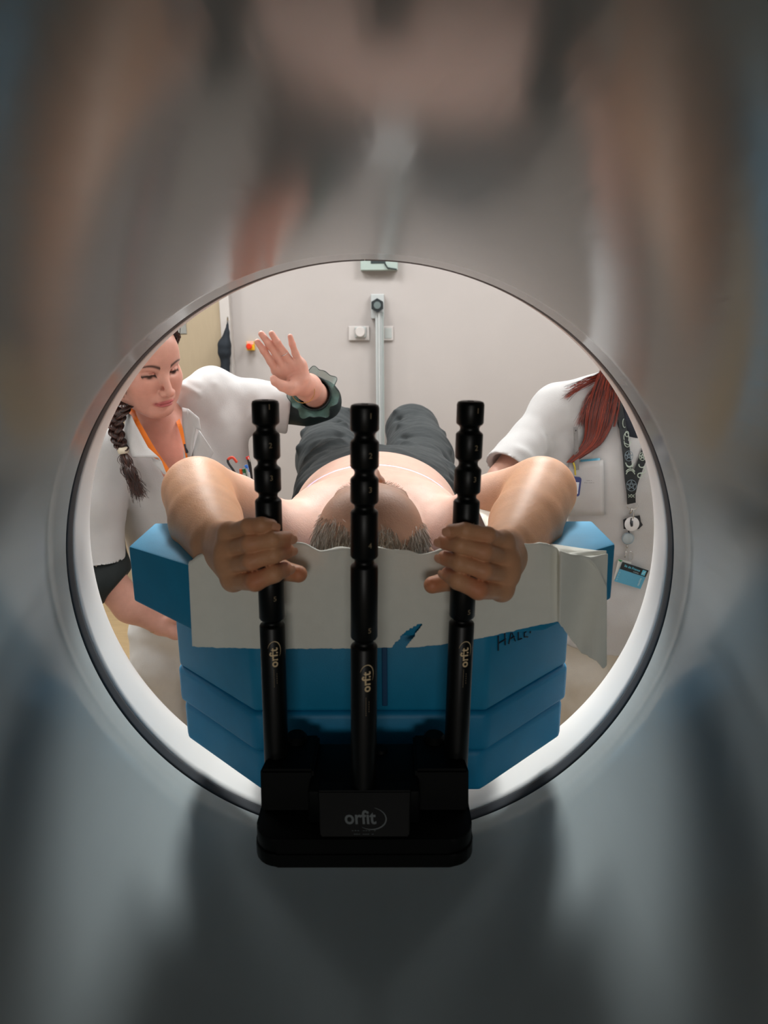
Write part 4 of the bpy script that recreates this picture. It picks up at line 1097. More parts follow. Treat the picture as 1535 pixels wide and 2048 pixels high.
# trousers
TT = [ell(hipc+np.array([0, 0, -.03]), (.148, .112, .12), k=.04)]
for kn, s in ((knL, 1), (knR, -1)):
    TT.append(chain([hipc+np.array([s*.078, 0, -.08]), kn+np.array([0, 0, 0]), (kn[0], kn[1]+.02, .07)], [.092, .078, .072], k=.02, kin=.04))
TT.append(halfspace((0, 0, .055), (0, 0, -1)))
GV, GF = body_mesh(TT, [(.006, (-.95, 1.6, 0), (-.2, 2.15, .98), None, None)], lambda V: .006*vnoise(V*np.array([1, 1, .45]), 26, 9)+.002*vnoise(V, 60, 2))
fast_mesh('trousers', GV, GF, mat('white_trousers', (222, 222, 222), .85, noise=.02, bump=.0004, bscale=500), w1)
# clogs so that she stands on the floor
for kn in (knL, knR):
    GV, GF = body_mesh([cap((kn[0], 1.95, .035), (kn[0], 1.75, .033), .048, .042, k=.02), halfspace((0, 0, .001), (0, 0, -1))], [(.006, (kn[0]-.08, 1.66, -.01), (kn[0]+.08, 2.04, .12), None, None)])
    fast_mesh('clog', GV, GF, m_white, w1)
# orange lanyard
m_or = mat('orange_webbing', (232, 120, 12), .6, noise=.05); 
ln = mesh_ribbon('lanyard', [at(262, 812, 1.66), at(268, 835, 1.585), at(286, 868, 1.565), at(308, 905, 1.56), at(332, 940, 1.553), at(345, 968, 1.55), at(360, 985, 1.55), at(378, 950, 1.575), at(377, 925, 1.60), at(368, 880, 1.635), at(358, 848, 1.66), at(352, 830, 1.70)], [.014, .014, .014, .014, .014, .014, .014, .010, .010, .010, .010, .010], (.25, -1, .25), .001, m_or, None)
tag(ln, 'bright orange lanyard around the neck of the woman with the braid', 'lanyard')
mesh_ribbon('lanyard_clip', [at(372, 888, 1.622), at(376, 905, 1.608)], [.0115, .0115], (.25, -1, .25), .003, mat('navy_clip', (22, 32, 48), .5), ln)
# pens in the breast pocket
pk = at(490, 985, 1.64)
def pen(name, lab, pts, r, capcol, bodycol, clipcol, Y=1.606, split=.45, hookb=False, grp='pens in the tunic pocket'):
    e = empty(name, tuple(at(*pts[-1], Y))); tag(e, lab, 'pen' if name == 'pen' else name, grp)
    P = spline([at(*p, Y) for p in pts], 8); k = int(len(P)*split)
    bm = bmesh.new(); tube(bm, P[:k+1], r, 10); bobj('cap', bm, mat(name+'_cap', capcol, .35), e, smooth=True)
    bm = bmesh.new(); tube(bm, P[k:], r*.86, 10); bobj('barrel', bm, mat(name+'_barrel', bodycol, .35), e, smooth=True)
    if clipcol:
        q = np.array([.0032, -r*1.3, 0]); bm = bmesh.new(); tube(bm, [P[1]+q, P[min(k+3, len(P)-1)]+q*1.3], .0011, 6); bobj('clip', bm, mat(name+'_clip', clipcol, .35), e, smooth=True)
    return e
pen('pen', 'black pen with a long orange hook top, leaning left in the pocket', [(474, 925), (465, 915), (456, 919), (457, 927), (468, 943), (476, 960), (490, 985)], .0033, (224, 74, 48), (34, 34, 36), None, split=.34)
pen('pen', 'orange capped pen standing in the pocket', [(481, 938), (483, 955), (486, 985)], .0036, (226, 88, 20), (225, 225, 225), None, split=.4)
pen('pen', 'green capped pen with a grey barrel in the pocket', [(487, 938), (491, 952), (498, 985)], .0040, (12, 112, 62), (180, 190, 188), (10, 96, 52), split=.35)
pen('pen', 'blue capped pen with a clear barrel in the pocket', [(491, 930), (496, 943), (503, 985)], .0038, (52, 124, 220), (205, 212, 215), (30, 100, 205), split=.35)
pen('pen', 'black and red topped marker standing at the back of the pocket', [(494, 913), (497, 921), (500, 935), (505, 985)], .0043, (214, 38, 30), (20, 24, 28), (200, 195, 180), split=.26, Y=1.612)
pen('pen', 'green ring-topped pen lying low beside the forearm', [(470, 953), (474, 951), (474, 958), (480, 962), (484, 975)], .0028, (20, 140, 66), (20, 120, 60), None)
flap([at(484, 962, 1.60), at(507, 960, 1.604), at(514, 1000, 1.604), at(488, 1000, 1.60)], parent=w1, name='pocket')
# ------------------------------------------------------------ woman on the right
c2 = at(1250, 930, 1.82); nb2 = at(1262, 790, 1.80); hp2 = at(1235, 1215, 1.86)
sA = at(1108, 812, 1.80); sB = at(1400, 800, 1.82)
slA = at(1022, 925, 1.70); haA = at(985, 990, 1.64); 
R2 = [cap(nb2+np.array([0, 0, .10]), nb2, .050, .055, k=.03), ell(c2, (.13, .088, .16), k=.04), cap(nb2, sA, .044, .034, k=.03), cap(nb2, sB, .044, .034, k=.03), cap(c2, hp2, .10, .11, k=.05), ell(hp2, (.13, .09, .12), k=.04)]
R2 += [chain([sA, at(1058, 880, 1.76), at(1005, 958, 1.70), haA], [.034, .036, .040, .030], k=.02, kin=.01), cap(haA, haA+np.array([-.01, -.02, -.05]), .028, .018, k=.02)]
for i in range(4): R2.append(chain([haA+np.array([-.01, -.04+.014*i, -.05]), haA+np.array([-.015, -.05+.016*i, -.085]), haA+np.array([-.02, -.05+.017*i, -.115])], [.0095, .0085, .007], k=.006))
R2.append(chain([haA+np.array([0, -.03, -.02]), haA+np.array([.0, -.06, -.055])], [.012, .009], k=.01))
elB = at(1440, 1010, 1.88); R2 += [chain([sB, elB, elB+np.array([-.03, -.14, -.20])], [.050, .042, .028], k=.03, kin=.01), chain([elB+np.array([-.03, -.14, -.20]), elB+np.array([-.035, -.17, -.27]), elB+np.array([-.04, -.19, -.33])], [.028, .024, .012], k=.02)]
for i in range(3): R2.append(chain([elB+np.array([-.035, -.17-.012*i, -.28]), elB+np.array([-.04, -.175-.016*i, -.345])], [.011, .008], k=.008))
# head (above the scanner rim)
HO2 = nb2+np.array([.0, -.015, .205]); HR2 = rotzxy(math.radians(-20), math.radians(12), 0)
def F2(x, y, z): return HO2+HR2@np.array([x, y, z])
for c_, r_, k_ in (((0, .012, .045), (.073, .092, .080), .02), ((0, -.020, .012), (.064, .070, .075), .03), ((0, -.030, -.045), (.053, .055, .050), .03), ((0, -.068, -.094), (.024, .022, .020), .03), ((.034, -.048, -.03), (.026, .026, .03), .03), ((-.034, -.048, -.03), (.026, .026, .03), .03), ((0, -.094, -.070), (.021, .008, .008), .006), ((.078, .015, 0), (.008, .018, .028), .01), ((-.078, .015, 0), (.008, .018, .028), .01)):
    R2.append(ell(F2(*c_), r_, k=k_, R=HR2))
for s in (-1, 1): R2 += [ell(F2(s*.0315, -.083, .0015), (.017, .014, .010), k=.01, R=HR2, cut=True), ell(F2(s*.031, -.069, -.001), (.015, .013, .0125), k=.004, R=HR2)]
R2.append(cap(F2(0, -.081, .01), F2(0, -.112, -.036), .0075, .0105, k=.012))
for s in (-1, 1):
    kx = hp2[0]+s*.085; R2.append(chain([hp2+np.array([s*.08, 0, -.06]), (kx, 1.84, .46), (kx, 1.88, .09)], [.085, .056, .038], k=.04, kin=.02)); R2.append(cap((kx, 1.88, .035), (kx, 1.73, .028), .038, .028, k=.03))
V2, F_2 = body_mesh(R2, [(.0050, (.15, 1.45, 0), (1.15, 2.15, 1.85), None, None)])
w2 = fast_mesh('person', V2, F_2, m_skinf, None, skin_tone(V2, (206, 160, 142)))
tag(w2, 'woman in a white tunic with long dark red hair, her head hidden above the rim', 'person')
D2 = [ell(c2+np.array([0, .0, -.01]), (.160, .115, .19), k=.05), cap(nb2+np.array([0, .01, -.035]), sA+np.array([.0, 0, -.012]), .055, .064, k=.05), cap(nb2+np.array([0, .01, -.035]), sB+np.array([0, 0, -.012]), .055, .064, k=.05),
      cap(c2, hp2+np.array([0, 0, .05]), .135, .150, k=.07), ell(c2+np.array([-.07, -.06, -.02]), (.075, .06, .07), k=.06), ell(c2+np.array([.07, -.06, -.02]), (.075, .06, .07), k=.06), cap(hp2+np.array([-.02, -.01, 0]), hp2+np.array([-.03, -.01, -.12]), .160, .168, k=.06)]
sl1 = at(1018, 932, 1.70); D2 += [cap(at(1122, 850, 1.80), at(1128, 960, 1.80), .075, .085, k=.03), cap(at(1200, 775, 1.80), at(1120, 805, 1.80), .040, .050, k=.02)]
D2 += [chain([sA+np.array([.01, 0, -.012]), at(1066, 876, 1.765), sl1+(sl1-at(1062, 868, 1.765))*.25], [.056, .056, .062], k=.025, kin=.01), chain([sB, elB, elB+np.array([0, -.01, -.05])], [.066, .064, .062], k=.02, kin=.01)]
pn = sl1-at(1062, 868, 1.765); D2.append(limit(halfspace(sl1, pn+np.array([.0, 0, 0])), sl1+pn*.9, .11)); D2.append(cap(sl1-pn*.05, sl1+pn*.6, .046, .055, k=.004, cut=True))
hemz = at(1200, 1311, 1.70)[2]; D2.append(halfspace((0, 0, hemz), (0, 0, -1)))
D2.append(cap(at(1272, 762, 1.66), at(1276, 872, 1.66), .062, .010, k=.006, cut=True)); D2.append(cap(nb2+np.array([0, 0, .12]), nb2+np.array([0.006, -.01, .012]), .058, .054, k=.008, cut=True))
fl = [(at(1095, 840, 1.70), at(1112, 925, 1.70), .008, -.009), (at(1108, 850, 1.69), at(1128, 920, 1.68), .008, .008), (at(1082, 838, 1.70), at(1096, 905, 1.70), .009, .006), (at(1115, 790, 1.70), at(1098, 850, 1.69), .010, .006), (at(1140, 800, 1.69), at(1160, 880, 1.66), .010, .005),
      (at(1030, 885, 1.66), at(1085, 930, 1.66), .012, .004), (at(1150, 1010, 1.64), at(1260, 1000, 1.64), .016, -.005), (at(1220, 1080, 1.64), at(1290, 1110, 1.64), .014, .004), (at(1150, 930, 1.63), at(1200, 940, 1.63), .006, .004), (at(1145, 945, 1.63), at(1185, 955, 1.63), .005, -.003), (at(1215, 850, 1.64), at(1213, 1020, 1.63), .004, .003)]
ff3 = folds(fl)
V, F = body_mesh(D2, [(.0042, (.20, 1.45, .45), (1.15, 2.12, 1.56), None, None)], lambda V: ff3(V)*1.3+.0032*vnoise(V, 24, 21)+.0015*vnoise(V, 55, 22))
tun2 = fast_mesh('tunic', V, F, m_cotton, w2)
# surface finder: front of the tunic along a picture ray
from mathutils.bvhtree import BVHTree
def bvh(*objs):
    vs, fs = [], []
    for o in objs:
        n = len(vs); vs += [tuple(v.co) for v in o.data.vertices]; fs += [tuple(i+n for i in p.vertices) for p in o.data.polygons]
    return BVHTree.FromPolygons(vs, fs)
B2 = bvh(tun2, w2)
def hit(T, px, py, off=.003, dflt=1.65):
    d = FW+RT*(px-767.5)/FPX+UP*(1024-py)/FPX; d = d/np.linalg.norm(d); o = np.array([0, 0, CAMZ])+d*1.30
    h = T.ray_cast(Vector(o), Vector(d)); q = np.array(h[0]) if h[0] is not None else at(px, py, dflt)
    return q-d*off
GV, GF = body_mesh([ell(c2+np.array([.02, -.03, .08]), (.10, .080, .13), k=.03), cap(nb2+np.array([0, -.0, -.02]), nb2+np.array([0, -.03, -.08]), .062, .07, k=.03), cap(nb2+np.array([0, .01, .10]), nb2+np.array([0, -.0, .035]), .060, .056, k=.004, cut=True)], [(.005, (.35, 1.5, 1.0), (1.0, 2.0, 1.5), None, None)])
fast_mesh('undershirt', GV, GF, mat('navy_undershirt', (30, 34, 46), .8, noise=.08), w2)
TT = [ell(hp2+np.array([0, 0, -.03]), (.160, .115, .12), k=.04)]
for s in (-1, 1): TT.append(chain([hp2+np.array([s*.078, -.01, -.08]), (hp2[0]+s*.082, 1.82, .46), (hp2[0]+s*.085, 1.86, .07)], [.098, .082, .072], k=.02, kin=.02))
TT.append(halfspace((0, 0, .055), (0, 0, -1)))
GV, GF = body_mesh(TT, [(.006, (.2, 1.55, 0), (1.0, 2.12, .98), None, None)], lambda V: .005*vnoise(V*np.array([1, 1, 1.3]), 24, 9)+.002*vnoise(V, 60, 2))
fast_mesh('trousers', GV, GF, mat('offwhite_trousers', (228, 224, 216), .85, noise=.02, bump=.0004, bscale=500), w2)
for s in (-1, 1):
    kx = hp2[0]+s*.085; GV, GF = body_mesh([cap((kx, 1.90, .035), (kx, 1.70, .033), .048, .042, k=.02), halfspace((0, 0, .001), (0, 0, -1))], [(.006, (kx-.08, 1.62, -.01), (kx+.08, 2.0, .12), None, None)])
    fast_mesh('clog', GV, GF, m_white, w2)
# dark red hair: scalp cap and the long lock over the shoulder
m_hair_r = hair_mat('red_hair', (34, 8, 12), (170, 62, 34), .34)
paths = []; n = 0
while n < 2600:
    v = rng.normal(size=3); v /= np.linalg.norm(v); x, y, z = v
    if z < -.5 or (y < -.25 and z < .55): continue
    p = np.array([x*.0775, .012+y*.0965, .045+z*.085]); d = np.array([np.sign(x)*.5, .2, -1.])+rng.normal(size=3)*.1; nn = np.array([x/.0775, y/.0965, z/.085]); nn /= np.linalg.norm(nn); d -= nn*(d@nn); d /= np.linalg.norm(d)
    q = p.copy(); pts = []
    for j in range(6):
        pts.append(F2(*q)); q = q+d*.012; e = np.array([q[0]/.0785, (q[1]-.012)/.0975, (q[2]-.045)/.086]); q = np.array([0, .012, .045])+(q-np.array([0, .012, .045]))/np.linalg.norm(e)
    paths.append(pts); n += 1
strands('hair', None, paths, .004, .002, m_hair_r, w2)
lk = []
rows = [(700, 1238, 20), (745, 1218, 20), (790, 1208, 26), (830, 1199, 27), (865, 1192, 22), (890, 1180, 17), (915, 1152, 10), (930, 1132, 4)]
clumps = rng.uniform(-1, 1, 26)
for i in range(3400):
    u = clumps[i % 26]+rng.normal()*.045; u = max(-1.1, min(1.1, u)); end = int(rng.choice([4, 5, 5, 6, 6, 7, 7])); w_ = rng.normal()*.006; pts = []
    sp = rng.normal()*.10
    for j in range(end+1):
        py, cx_, hw = rows[j]; x_ = cx_+(u+sp*j/7)*hw+(.10*(5-end)*j*2 if end < 6 else 0)
        if end == 4: x_ += 3*j*(.3+u*.5)
        q = at(x_, py, 1.60) if j < 1 else hit(B2, x_, py, .012+.010*abs(math.cos(u*1.4))+w_*.6, 1.66)
        if j < 2: q = at(x_, py, 1.70)
        pts.append(q)
    lk.append(spline(pts, 3)[:3*end])
kmx = 13
def resamp(P, k): P = np.asarray(P); t = np.linspace(0, len(P)-1, k); i = np.clip(t.astype(int), 0, len(P)-2); f_ = (t-i)[:, None]; return P[i]*(1-f_)+P[i+1]*f_
strands('long_lock', None, [resamp(p, kmx) for p in lk], .0013, .0005, m_hair_r, w2)
wl = []
for (x0, y0), (x1, y1), (x2, y2), nn_ in (((1205, 752), (1160, 775), (1130, 793), 55), ((1200, 765), (1175, 800), (1160, 850), 60), ((1200, 748), (1165, 762), (1136, 778), 25)):
    for i in range(nn_):
        a = rng.normal(size=6)*3; wl.append(spline([hit(B2, x0+a[0], y0+a[1], .02), hit(B2, x1+a[2], y1+a[3], .014), hit(B2, x2+a[4]*1.5, y2+a[5]*1.5, .008)], 5))
strands('loose_wisps', None, wl, .0014, .0004, m_hair_r, w2)

# breast pocket with ruler, card, badge; printed name
def patch(name, quad, th, material, parent, nx=8, ny=8, off=.004, bvht=None):
    T = bvht or B2; V, F = [], []
    q = [np.array(p, float) for p in quad]
    for i in range(nx+1):
        for j in range(ny+1):
            u, v = i/nx, j/ny; p = (q[0]*(1-u)+q[1]*u)*(1-v)+(q[3]*(1-u)+q[2]*u)*v; V.append(hit(T, p[0], p[1], off))
    for i in range(nx):
        for j in range(ny): a = i*(ny+1)+j; F.append((a, a+1, a+ny+2, a+ny+1))
    o = mobj(name, V, F, material, parent); md = o.modifiers.new('thick', 'SOLIDIFY'); md.thickness = th; md.offset = 0; return o
patch('breast_pocket', [(1136, 926), (1206, 920), (1208, 1030), (1140, 1032)], .002, m_cotton, w2, off=.007)
def plate(name, c, ux_, uy_, w, h, th, material, parent, r=.0, n=4):
    """rigid thin plate centred at c"""
    ux_ = ux_/np.linalg.norm(ux_); uy_ = uy_-ux_*(uy_@ux_); uy_ /= np.linalg.norm(uy_); nn_ = np.cross(ux_, uy_)
    M4 = Matrix(((ux_[0], uy_[0], nn_[0], c[0]), (ux_[1], uy_[1], nn_[1], c[1]), (ux_[2], uy_[2], nn_[2], c[2]), (0, 0, 0, 1)))
    bm = bmesh.new(); pts = rrect(-w/2, w/2, -h/2, h/2, max(r, 1e-4), n); prism(bm, pts, -th/2, th/2, M=M4)
    return bobj(name, bm, material, parent), M4
def rigid(pa, pb, Y): return at(*pa, Y), at(*pb, Y)
yk = hit(B2, 1155, 930, .0)[1]
a, b = at(1150.5, 853, yk-.030), at(1153, 940, yk-.014)
rul, MR4 = plate('pocket_ruler', (a+b)/2, np.cross(a-b, [0, -1., 0]), a-b, .0115, np.linalg.norm(a-b), .0010, mat('steel_ruler', (132, 130, 130), .42, metal=.5), None, .001)
tag(rul, 'small grey metal ruler sticking up from the tunic pocket', 'ruler')
bm = bmesh.new()
for i in range(26): box(bm, (-.0050, -.045+.0034*i, .0005), (-.0050+(.0035 if i % 5 == 0 else .0020), -.0446+.0034*i, .00072), M=MR4)
lathe(bm, [(.0020, .0004), (.0020, .0008)], MR4 @ Matrix.Translation((0, .047, 0)), 14)
bobj('markings', bm, mat('ruler_marks', (40, 40, 42), .6), rul)
cd = patch('pocket_card', [(1160, 919.5), (1199, 916), (1200, 945), (1162, 948)], .0008, mat('blue_card', (92, 162, 190), .4, noise=.05), None, off=.0055, nx=4, ny=4)
tag(cd, 'pale blue card showing above the edge of the tunic pocket', 'card')
yb_ = hit(B2, 1150, 972, 0)[1]-.016
a = at(1148, 973, yb_); bd, MB4 = plate('clip_badge', a, np.array([1., 0, -.06]), np.array([.2, 0, 1.]), .030, .050, .006, mat('navy_badge', (24, 38, 102), .35), None, .006)
tag(bd, 'dark blue clip badge hanging at the pocket beside the raised elbow', 'badge')
bm = bmesh.new(); box(bm, (-.014, -.018, .0032), (.010, .012, .0036), M=MB4); bobj('face_label', bm, mat('label_white', (200, 205, 215), .5), bd)
bm = bmesh.new(); tube(bm, [at(1146, 925, yb_-.004), at(1149, 935, yb_-.006), at(1150, 950, yb_-.004)], .0022, 8); bobj('strap', bm, mat('yellow_strap', (190, 170, 60), .5), bd)
for k_, (px, py, w_) in enumerate(((1178, 961, 11), (1178, 965.5, 20))):
    bm = bmesh.new()
    for i in range(int(w_/1.8)):
        if i % 5 == 4: continue
        q = hit(B2, px-w_/2+i*1.8, py, .0095); tube(bm, [q, q+np.array([.0012, 0, 0])], .0006, 4)
    bobj('name_print', bm, mat('grey_ink', (120, 118, 116), .7), w2)

# patterned lanyard with reel and cards
m_lan = mat('black_webbing', (16, 22, 26), .6, noise=.1); m_lan2 = mat('lanyard_print', (120, 136, 146), .6); m_lan3 = mat('lanyard_print_pale', (176, 188, 176), .6)
def hp_(px, py, o=.012): return hit(B2, px, py, o)
LA = [(1236, 770), (1239, 815), (1244, 850), (1250, 890), (1254, 925), (1257, 955), (1261, 985), (1262, 1007)]
LB = [(1330, 840), (1308, 868), (1293, 895), (1284, 918), (1274, 945), (1267, 966), (1263, 985)]
la = mesh_ribbon('lanyard', [at(1236, 770, 1.76)]+[hp_(*p) for p in LA[1:]], [.012, .014, .018, .0195, .0195, .021, .022, .022, .022], (.05, -1, .2), .0012, m_lan, None)
tag(la, 'black lanyard with moon and star prints on the woman with red hair', 'lanyard')
mesh_ribbon('right_strap', [at(1338, 825, 1.76)]+[hp_(*p, .010) for p in LB], [.018, .0195, .0195, .0195, .0195, .0195, .0195], (-.05, -1, .2), .0012, m_lan, la)
def tubes(name, lines, r, material, parent, base_off=.0142):
    bm = bmesh.new()
    for L_ in lines: tube(bm, [hp_(x, y, base_off) for x, y in L_], r, 5)
    return bobj(name, bm, material, parent)
def circ(cx, cy, rx, ry, a0=0, a1=360, n=26): return [(cx+rx*math.cos(math.radians(a0+(a1-a0)*i/n)), cy+ry*math.sin(math.radians(a0+(a1-a0)*i/n))) for i in range(n+1)]
def star(cx, cy, r, rot=-90): 
    P5 = [(cx+r*math.cos(math.radians(rot+144*i)), cy+r*math.sin(math.radians(rot+144*i))) for i in range(6)]
    return [[(P5[i][0]+(P5[i+1][0]-P5[i][0])*t, P5[i][1]+(P5[i+1][1]-P5[i][1])*t) for t in np.linspace(0, 1, 5)] for i in range(5)]
tubes('star_print', [circ(1262, 971, 10, 11)]+star(1262, 971, 9.5), .0008, m_lan2, la)
tubes('star_print', [circ(1257, 912, 8, 10)]+star(1257, 912, 7.6), .0007, m_lan2, la)
tubes('star_print', [circ(1284, 913, 6, 8)]+star(1284, 913, 6), .0007, m_lan3, la)
tubes('moon_print', [circ(1258, 921, 8, 12, 20, 160), circ(1259, 929, 7, 5.5, 10, 170), circ(1260, 950, 8.5, 9, 190, 350), circ(1260, 946, 9, 8, 200, 340)], .0011, m_lan3, la)
tubes('moon_print', [circ(1283, 930, 6, 5, 20, 200), circ(1284, 942, 5, 5, -60, 140), circ(1279, 951, 4.5, 4.5)], .0013, m_lan3, la)
tubes('moon_print', [circ(1252, 875, 5, 10, 150, 400), circ(1254, 882, 6.5, 12, 0, 180), circ(1253, 868, 3.4, 5.5), circ(1248, 846, 3.4, 9, 60, 250), [(1248, 886), (1257, 890), (1262, 884)]], .0009, m_lan3, la)
tubes('moon_print', [circ(1262, 992, 2.3, 2.5), circ(1255.5, 992, 2, 3, -80, 80), circ(1268.5, 992, 2, 3, 100, 260)], .0008, m_lan3, la)
m_chr = mat('chrome', (200, 200, 198), .2, metal=1)
def wire(name, L_, r, parent, m_=None, off=.015, closed=False):
    bm = bmesh.new(); tube(bm, [hp_(x, y, off) for x, y in L_], r, 6, closed); return bobj(name, bm, m_ or m_chr, parent, smooth=True)
wire('d_ring', [(1252, 1009), (1252, 1013), (1257, 1018), (1263, 1019.5), (1270, 1018), (1275, 1013), (1275, 1009)], .0010, la)
wire('clasp', [(1263, 1017), (1262, 1022), (1258, 1028)], .0022, la); wire('clasp_hook', [(1265, 1018), (1267, 1024), (1266, 1032), (1264, 1042)], .0017, la)
def disc(name, px, py, r, th, material, parent, off=.014, n=28):
    q = hp_(px, py, off); bm = bmesh.new(); lathe(bm, [(r*.92, -th/2), (r, -th/4), (r, th/4), (r*.92, th/2)], frame_z(q, q+np.array([0, -1., .1])), n); return bobj(name, bm, material, parent, auto=40)
yy = hp_(1265, 1047, .013)[1]
bm = bmesh.new(); pts = [(1246, 1040), (1251, 1037), (1262, 1041), (1269, 1033), (1279, 1031), (1281, 1043), (1285, 1050), (1277, 1058), (1266, 1059), (1247, 1058)]
f_ = [bm.verts.new(tuple(at(x, y, yy))) for x, y in pts]; ff_ = bm.faces.new(f_); r_ = bmesh.ops.extrude_face_region(bm, geom=[ff_]); bmesh.ops.translate(bm, verts=[v for v in r_['geom'] if isinstance(v, bmesh.types.BMVert)], vec=(0, .003, 0))
ch = bobj('charm', bm, mat('charm_black', (14, 18, 24), .5), None); tag(ch, 'black angular charm with a white disc hanging below the patterned lanyard', 'charm')
disc('white_disc', 1263, 1048, .0185, .003, mat('disc_white', (206, 204, 204), .4), ch, .019)
wire('loop', [(1262, 1036), (1260, 1046), (1262, 1054), (1257, 1062)], .0012, ch, m_blk, .022); wire('buckle', [(1262.5, 1042), (1262.5, 1052)], .0035, ch, mat('dark_buckle', (50, 56, 62), .3), .022)
rl_ = disc('badge_reel', 1255, 1077, .0158, .007, mat('grey_reel', (142, 156, 164), .4), None, .016); tag(rl_, 'round grey badge reel below the white disc', 'badge reel')
disc('reel_face', 1255, 1077, .0125, .002, mat('grey_reel_face', (158, 168, 172), .5), rl_, .0205)
wire('reel_cord', [(1256, 1062), (1258, 1066)], .001, rl_, m_blk); wire('swivel', [(1254, 1089), (1253, 1096)], .0018, rl_)
wire('chain_ring', circ(1253, 1096, 3, 4)[:-1], .0008, rl_, closed=True); wire('key_ring', circ(1260, 1112, 5.2, 9.5, n=20)[:-1], .0009, rl_, closed=True); wire('end_clip', [(1252, 1102), (1250, 1110), (1249, 1115)], .0018, rl_)
# transport card and the white card behind it
TL, TR_, BR_, BL = (1244.5, 1123.5), (1296.5, 1141), (1280, 1178), (1228, 1162.5)
yc = hp_(1262, 1150, .02)[1]-.004
def quadplate(name, Q_, Y, th, material, parent, rr=0):
    P4 = [at(*q, Y) for q in Q_]; bm = bmesh.new(); a = [bm.verts.new(tuple(p)) for p in P4]; f = bm.faces.new(a); r_ = bmesh.ops.extrude_face_region(bm, geom=[f]); bmesh.ops.translate(bm, verts=[v for v in r_['geom'] if isinstance(v, bmesh.types.BMVert)], vec=(0, th, 0)); return bobj(name, bm, material, parent)
def lerp2(Q_, u, v): a, b, c, d = [np.array(q, float) for q in Q_]; return tuple((a*(1-u)+b*u)*(1-v)+(d*(1-u)+c*u)*v)
Qc = (TL, TR_, BR_, BL)
card = quadplate('travel_card', Qc, yc, .0012, mat('card_blue', (84, 160, 192), .35, noise=.03), None); tag(card, 'tilted blue and black travel card hanging lowest on the white tunic', 'card')
quadplate('black_band', [lerp2(Qc, 0, 0), lerp2(Qc, 1, 0), lerp2(Qc, 1, .36), lerp2(Qc, 0, .36)], yc-.0006, .0004, mat('card_black', (18, 24, 28), .35), card)
def card_text(name, txt, uc, vc, size, rot, material, bold=True):
    v, f = text_mesh(txt, size, bold); Ux = at(*TR_, yc)-at(*TL, yc); Wd = np.linalg.norm(Ux); Ux /= Wd; Uy = at(*TL, yc)-at(*BL, yc); Uy /= np.linalg.norm(Uy)
    c_ = at(*lerp2(Qc, uc, vc), yc-.0009); cr, sr = math.cos(rot), math.sin(rot)
    mobj(name, [c_+Ux*(x*cr-y*sr)+Uy*(x*sr+y*cr) for x, y, z in v], f, material, card, smooth=False)
m_cb = mat('card_text_blue', (92, 186, 214), .4); m_cw = mat('card_text_pale', (176, 205, 212), .4)
card_text('card_lettering', '\u00eele de France', .42, .15, .0085, 0, m_cb); card_text('card_lettering', 'mobilit\u00e9s', .60, .29, .0042, 0, m_cw, False); card_text('card_lettering', 'navigo', .86, .68, .0085, math.pi/2, m_cw)
quadplate('card_emblem', [lerp2(Qc, .80, .06), lerp2(Qc, .94, .06), lerp2(Qc, .94, .32), lerp2(Qc, .80, .32)], yc-.0009, .0002, m_cb, card); quadplate('emblem_stroke', [lerp2(Qc, .83, .22), lerp2(Qc, .91, .10), lerp2(Qc, .92, .15), lerp2(Qc, .84, .27)], yc-.0012, .0002, m_cw, card)
bm = bmesh.new()
for v_ in (.50, .62, .74, .86): tube(bm, [at(*lerp2(Qc, .06, v_), yc-.0008), at(*lerp2(Qc, .06, v_+.06), yc-.0008)], .0008, 4)
bobj('side_print', bm, m_cw, card)
wc = quadplate('white_card', [(1236, 1118), (1262, 1125), (1246, 1163), (1227, 1158)], yc+.004, .0010, mat('card_white', (206, 206, 200), .4), None); tag(wc, 'white card peeking out behind the tilted blue travel card', 'card')
quadplate('green_corner', [(1236, 1118.5), (1245, 1121.5), (1240, 1124), (1236, 1121)], yc+.0034, .0003, mat('card_green', (40, 140, 80), .4), wc)

# ------------------------------------------------------------ things on the far wall
def wp(px, py, d=0.0): return at(px, py, YB-d)
m_rail = mat('rail_aluminium', (178, 182, 182), .45, metal=.1); m_hex = mat('black_end_cap', (18, 28, 32), .4)
y0 = YB-.10
la_e = empty('wall_laser_rail', tuple(wp(756, 900, .05))); tag(la_e, 'tall pale metal rail on the far wall with a black hexagonal end cap', 'wall rail')
def wbox(name, x0, y0_, x1, y1_, d0, d1, material, parent, bev=.003):
    a = at(x0, y1_, YB-d1); b = at(x1, y0_, YB-d1); bm = bmesh.new(); box(bm, (a[0], YB-d1, a[2]), (b[0], YB-d0, b[2]), bev); return bobj(name, bm, material, parent)
wbox('backplate', 741.5, 588, 767.5, 637, .002, .050, m_rail, la_e)
xa = at(750, 640, YB-.06)[0]; xb = at(767, 640, YB-.06)[0]; zt0 = at(757, 624, YB-.06)[2]
bm = bmesh.new(); box(bm, (xa, YB-.06, .12), (xb, YB-.002, zt0-.0), .004); bobj('rail_body', bm, m_rail, la_e)
bm = bmesh.new(); box(bm, ((xa*.62+xb*.38), YB-.075, .12), ((xa*.50+xb*.50), YB-.058, zt0), .003); bobj('rail_ridge', bm, mat('rail_bright', (198, 200, 200), .35), la_e)
bm = bmesh.new(); box(bm, (xb-.008, YB-.066, .12), (xb-.001, YB-.058, zt0), .001); bobj('rail_groove', bm, mat('rail_groove_grey', (140, 148, 146), .5), la_e)  # groove drawn as a narrow darker grey strip
hc_ = at(754, 610.5, YB-.09); rr = .0335
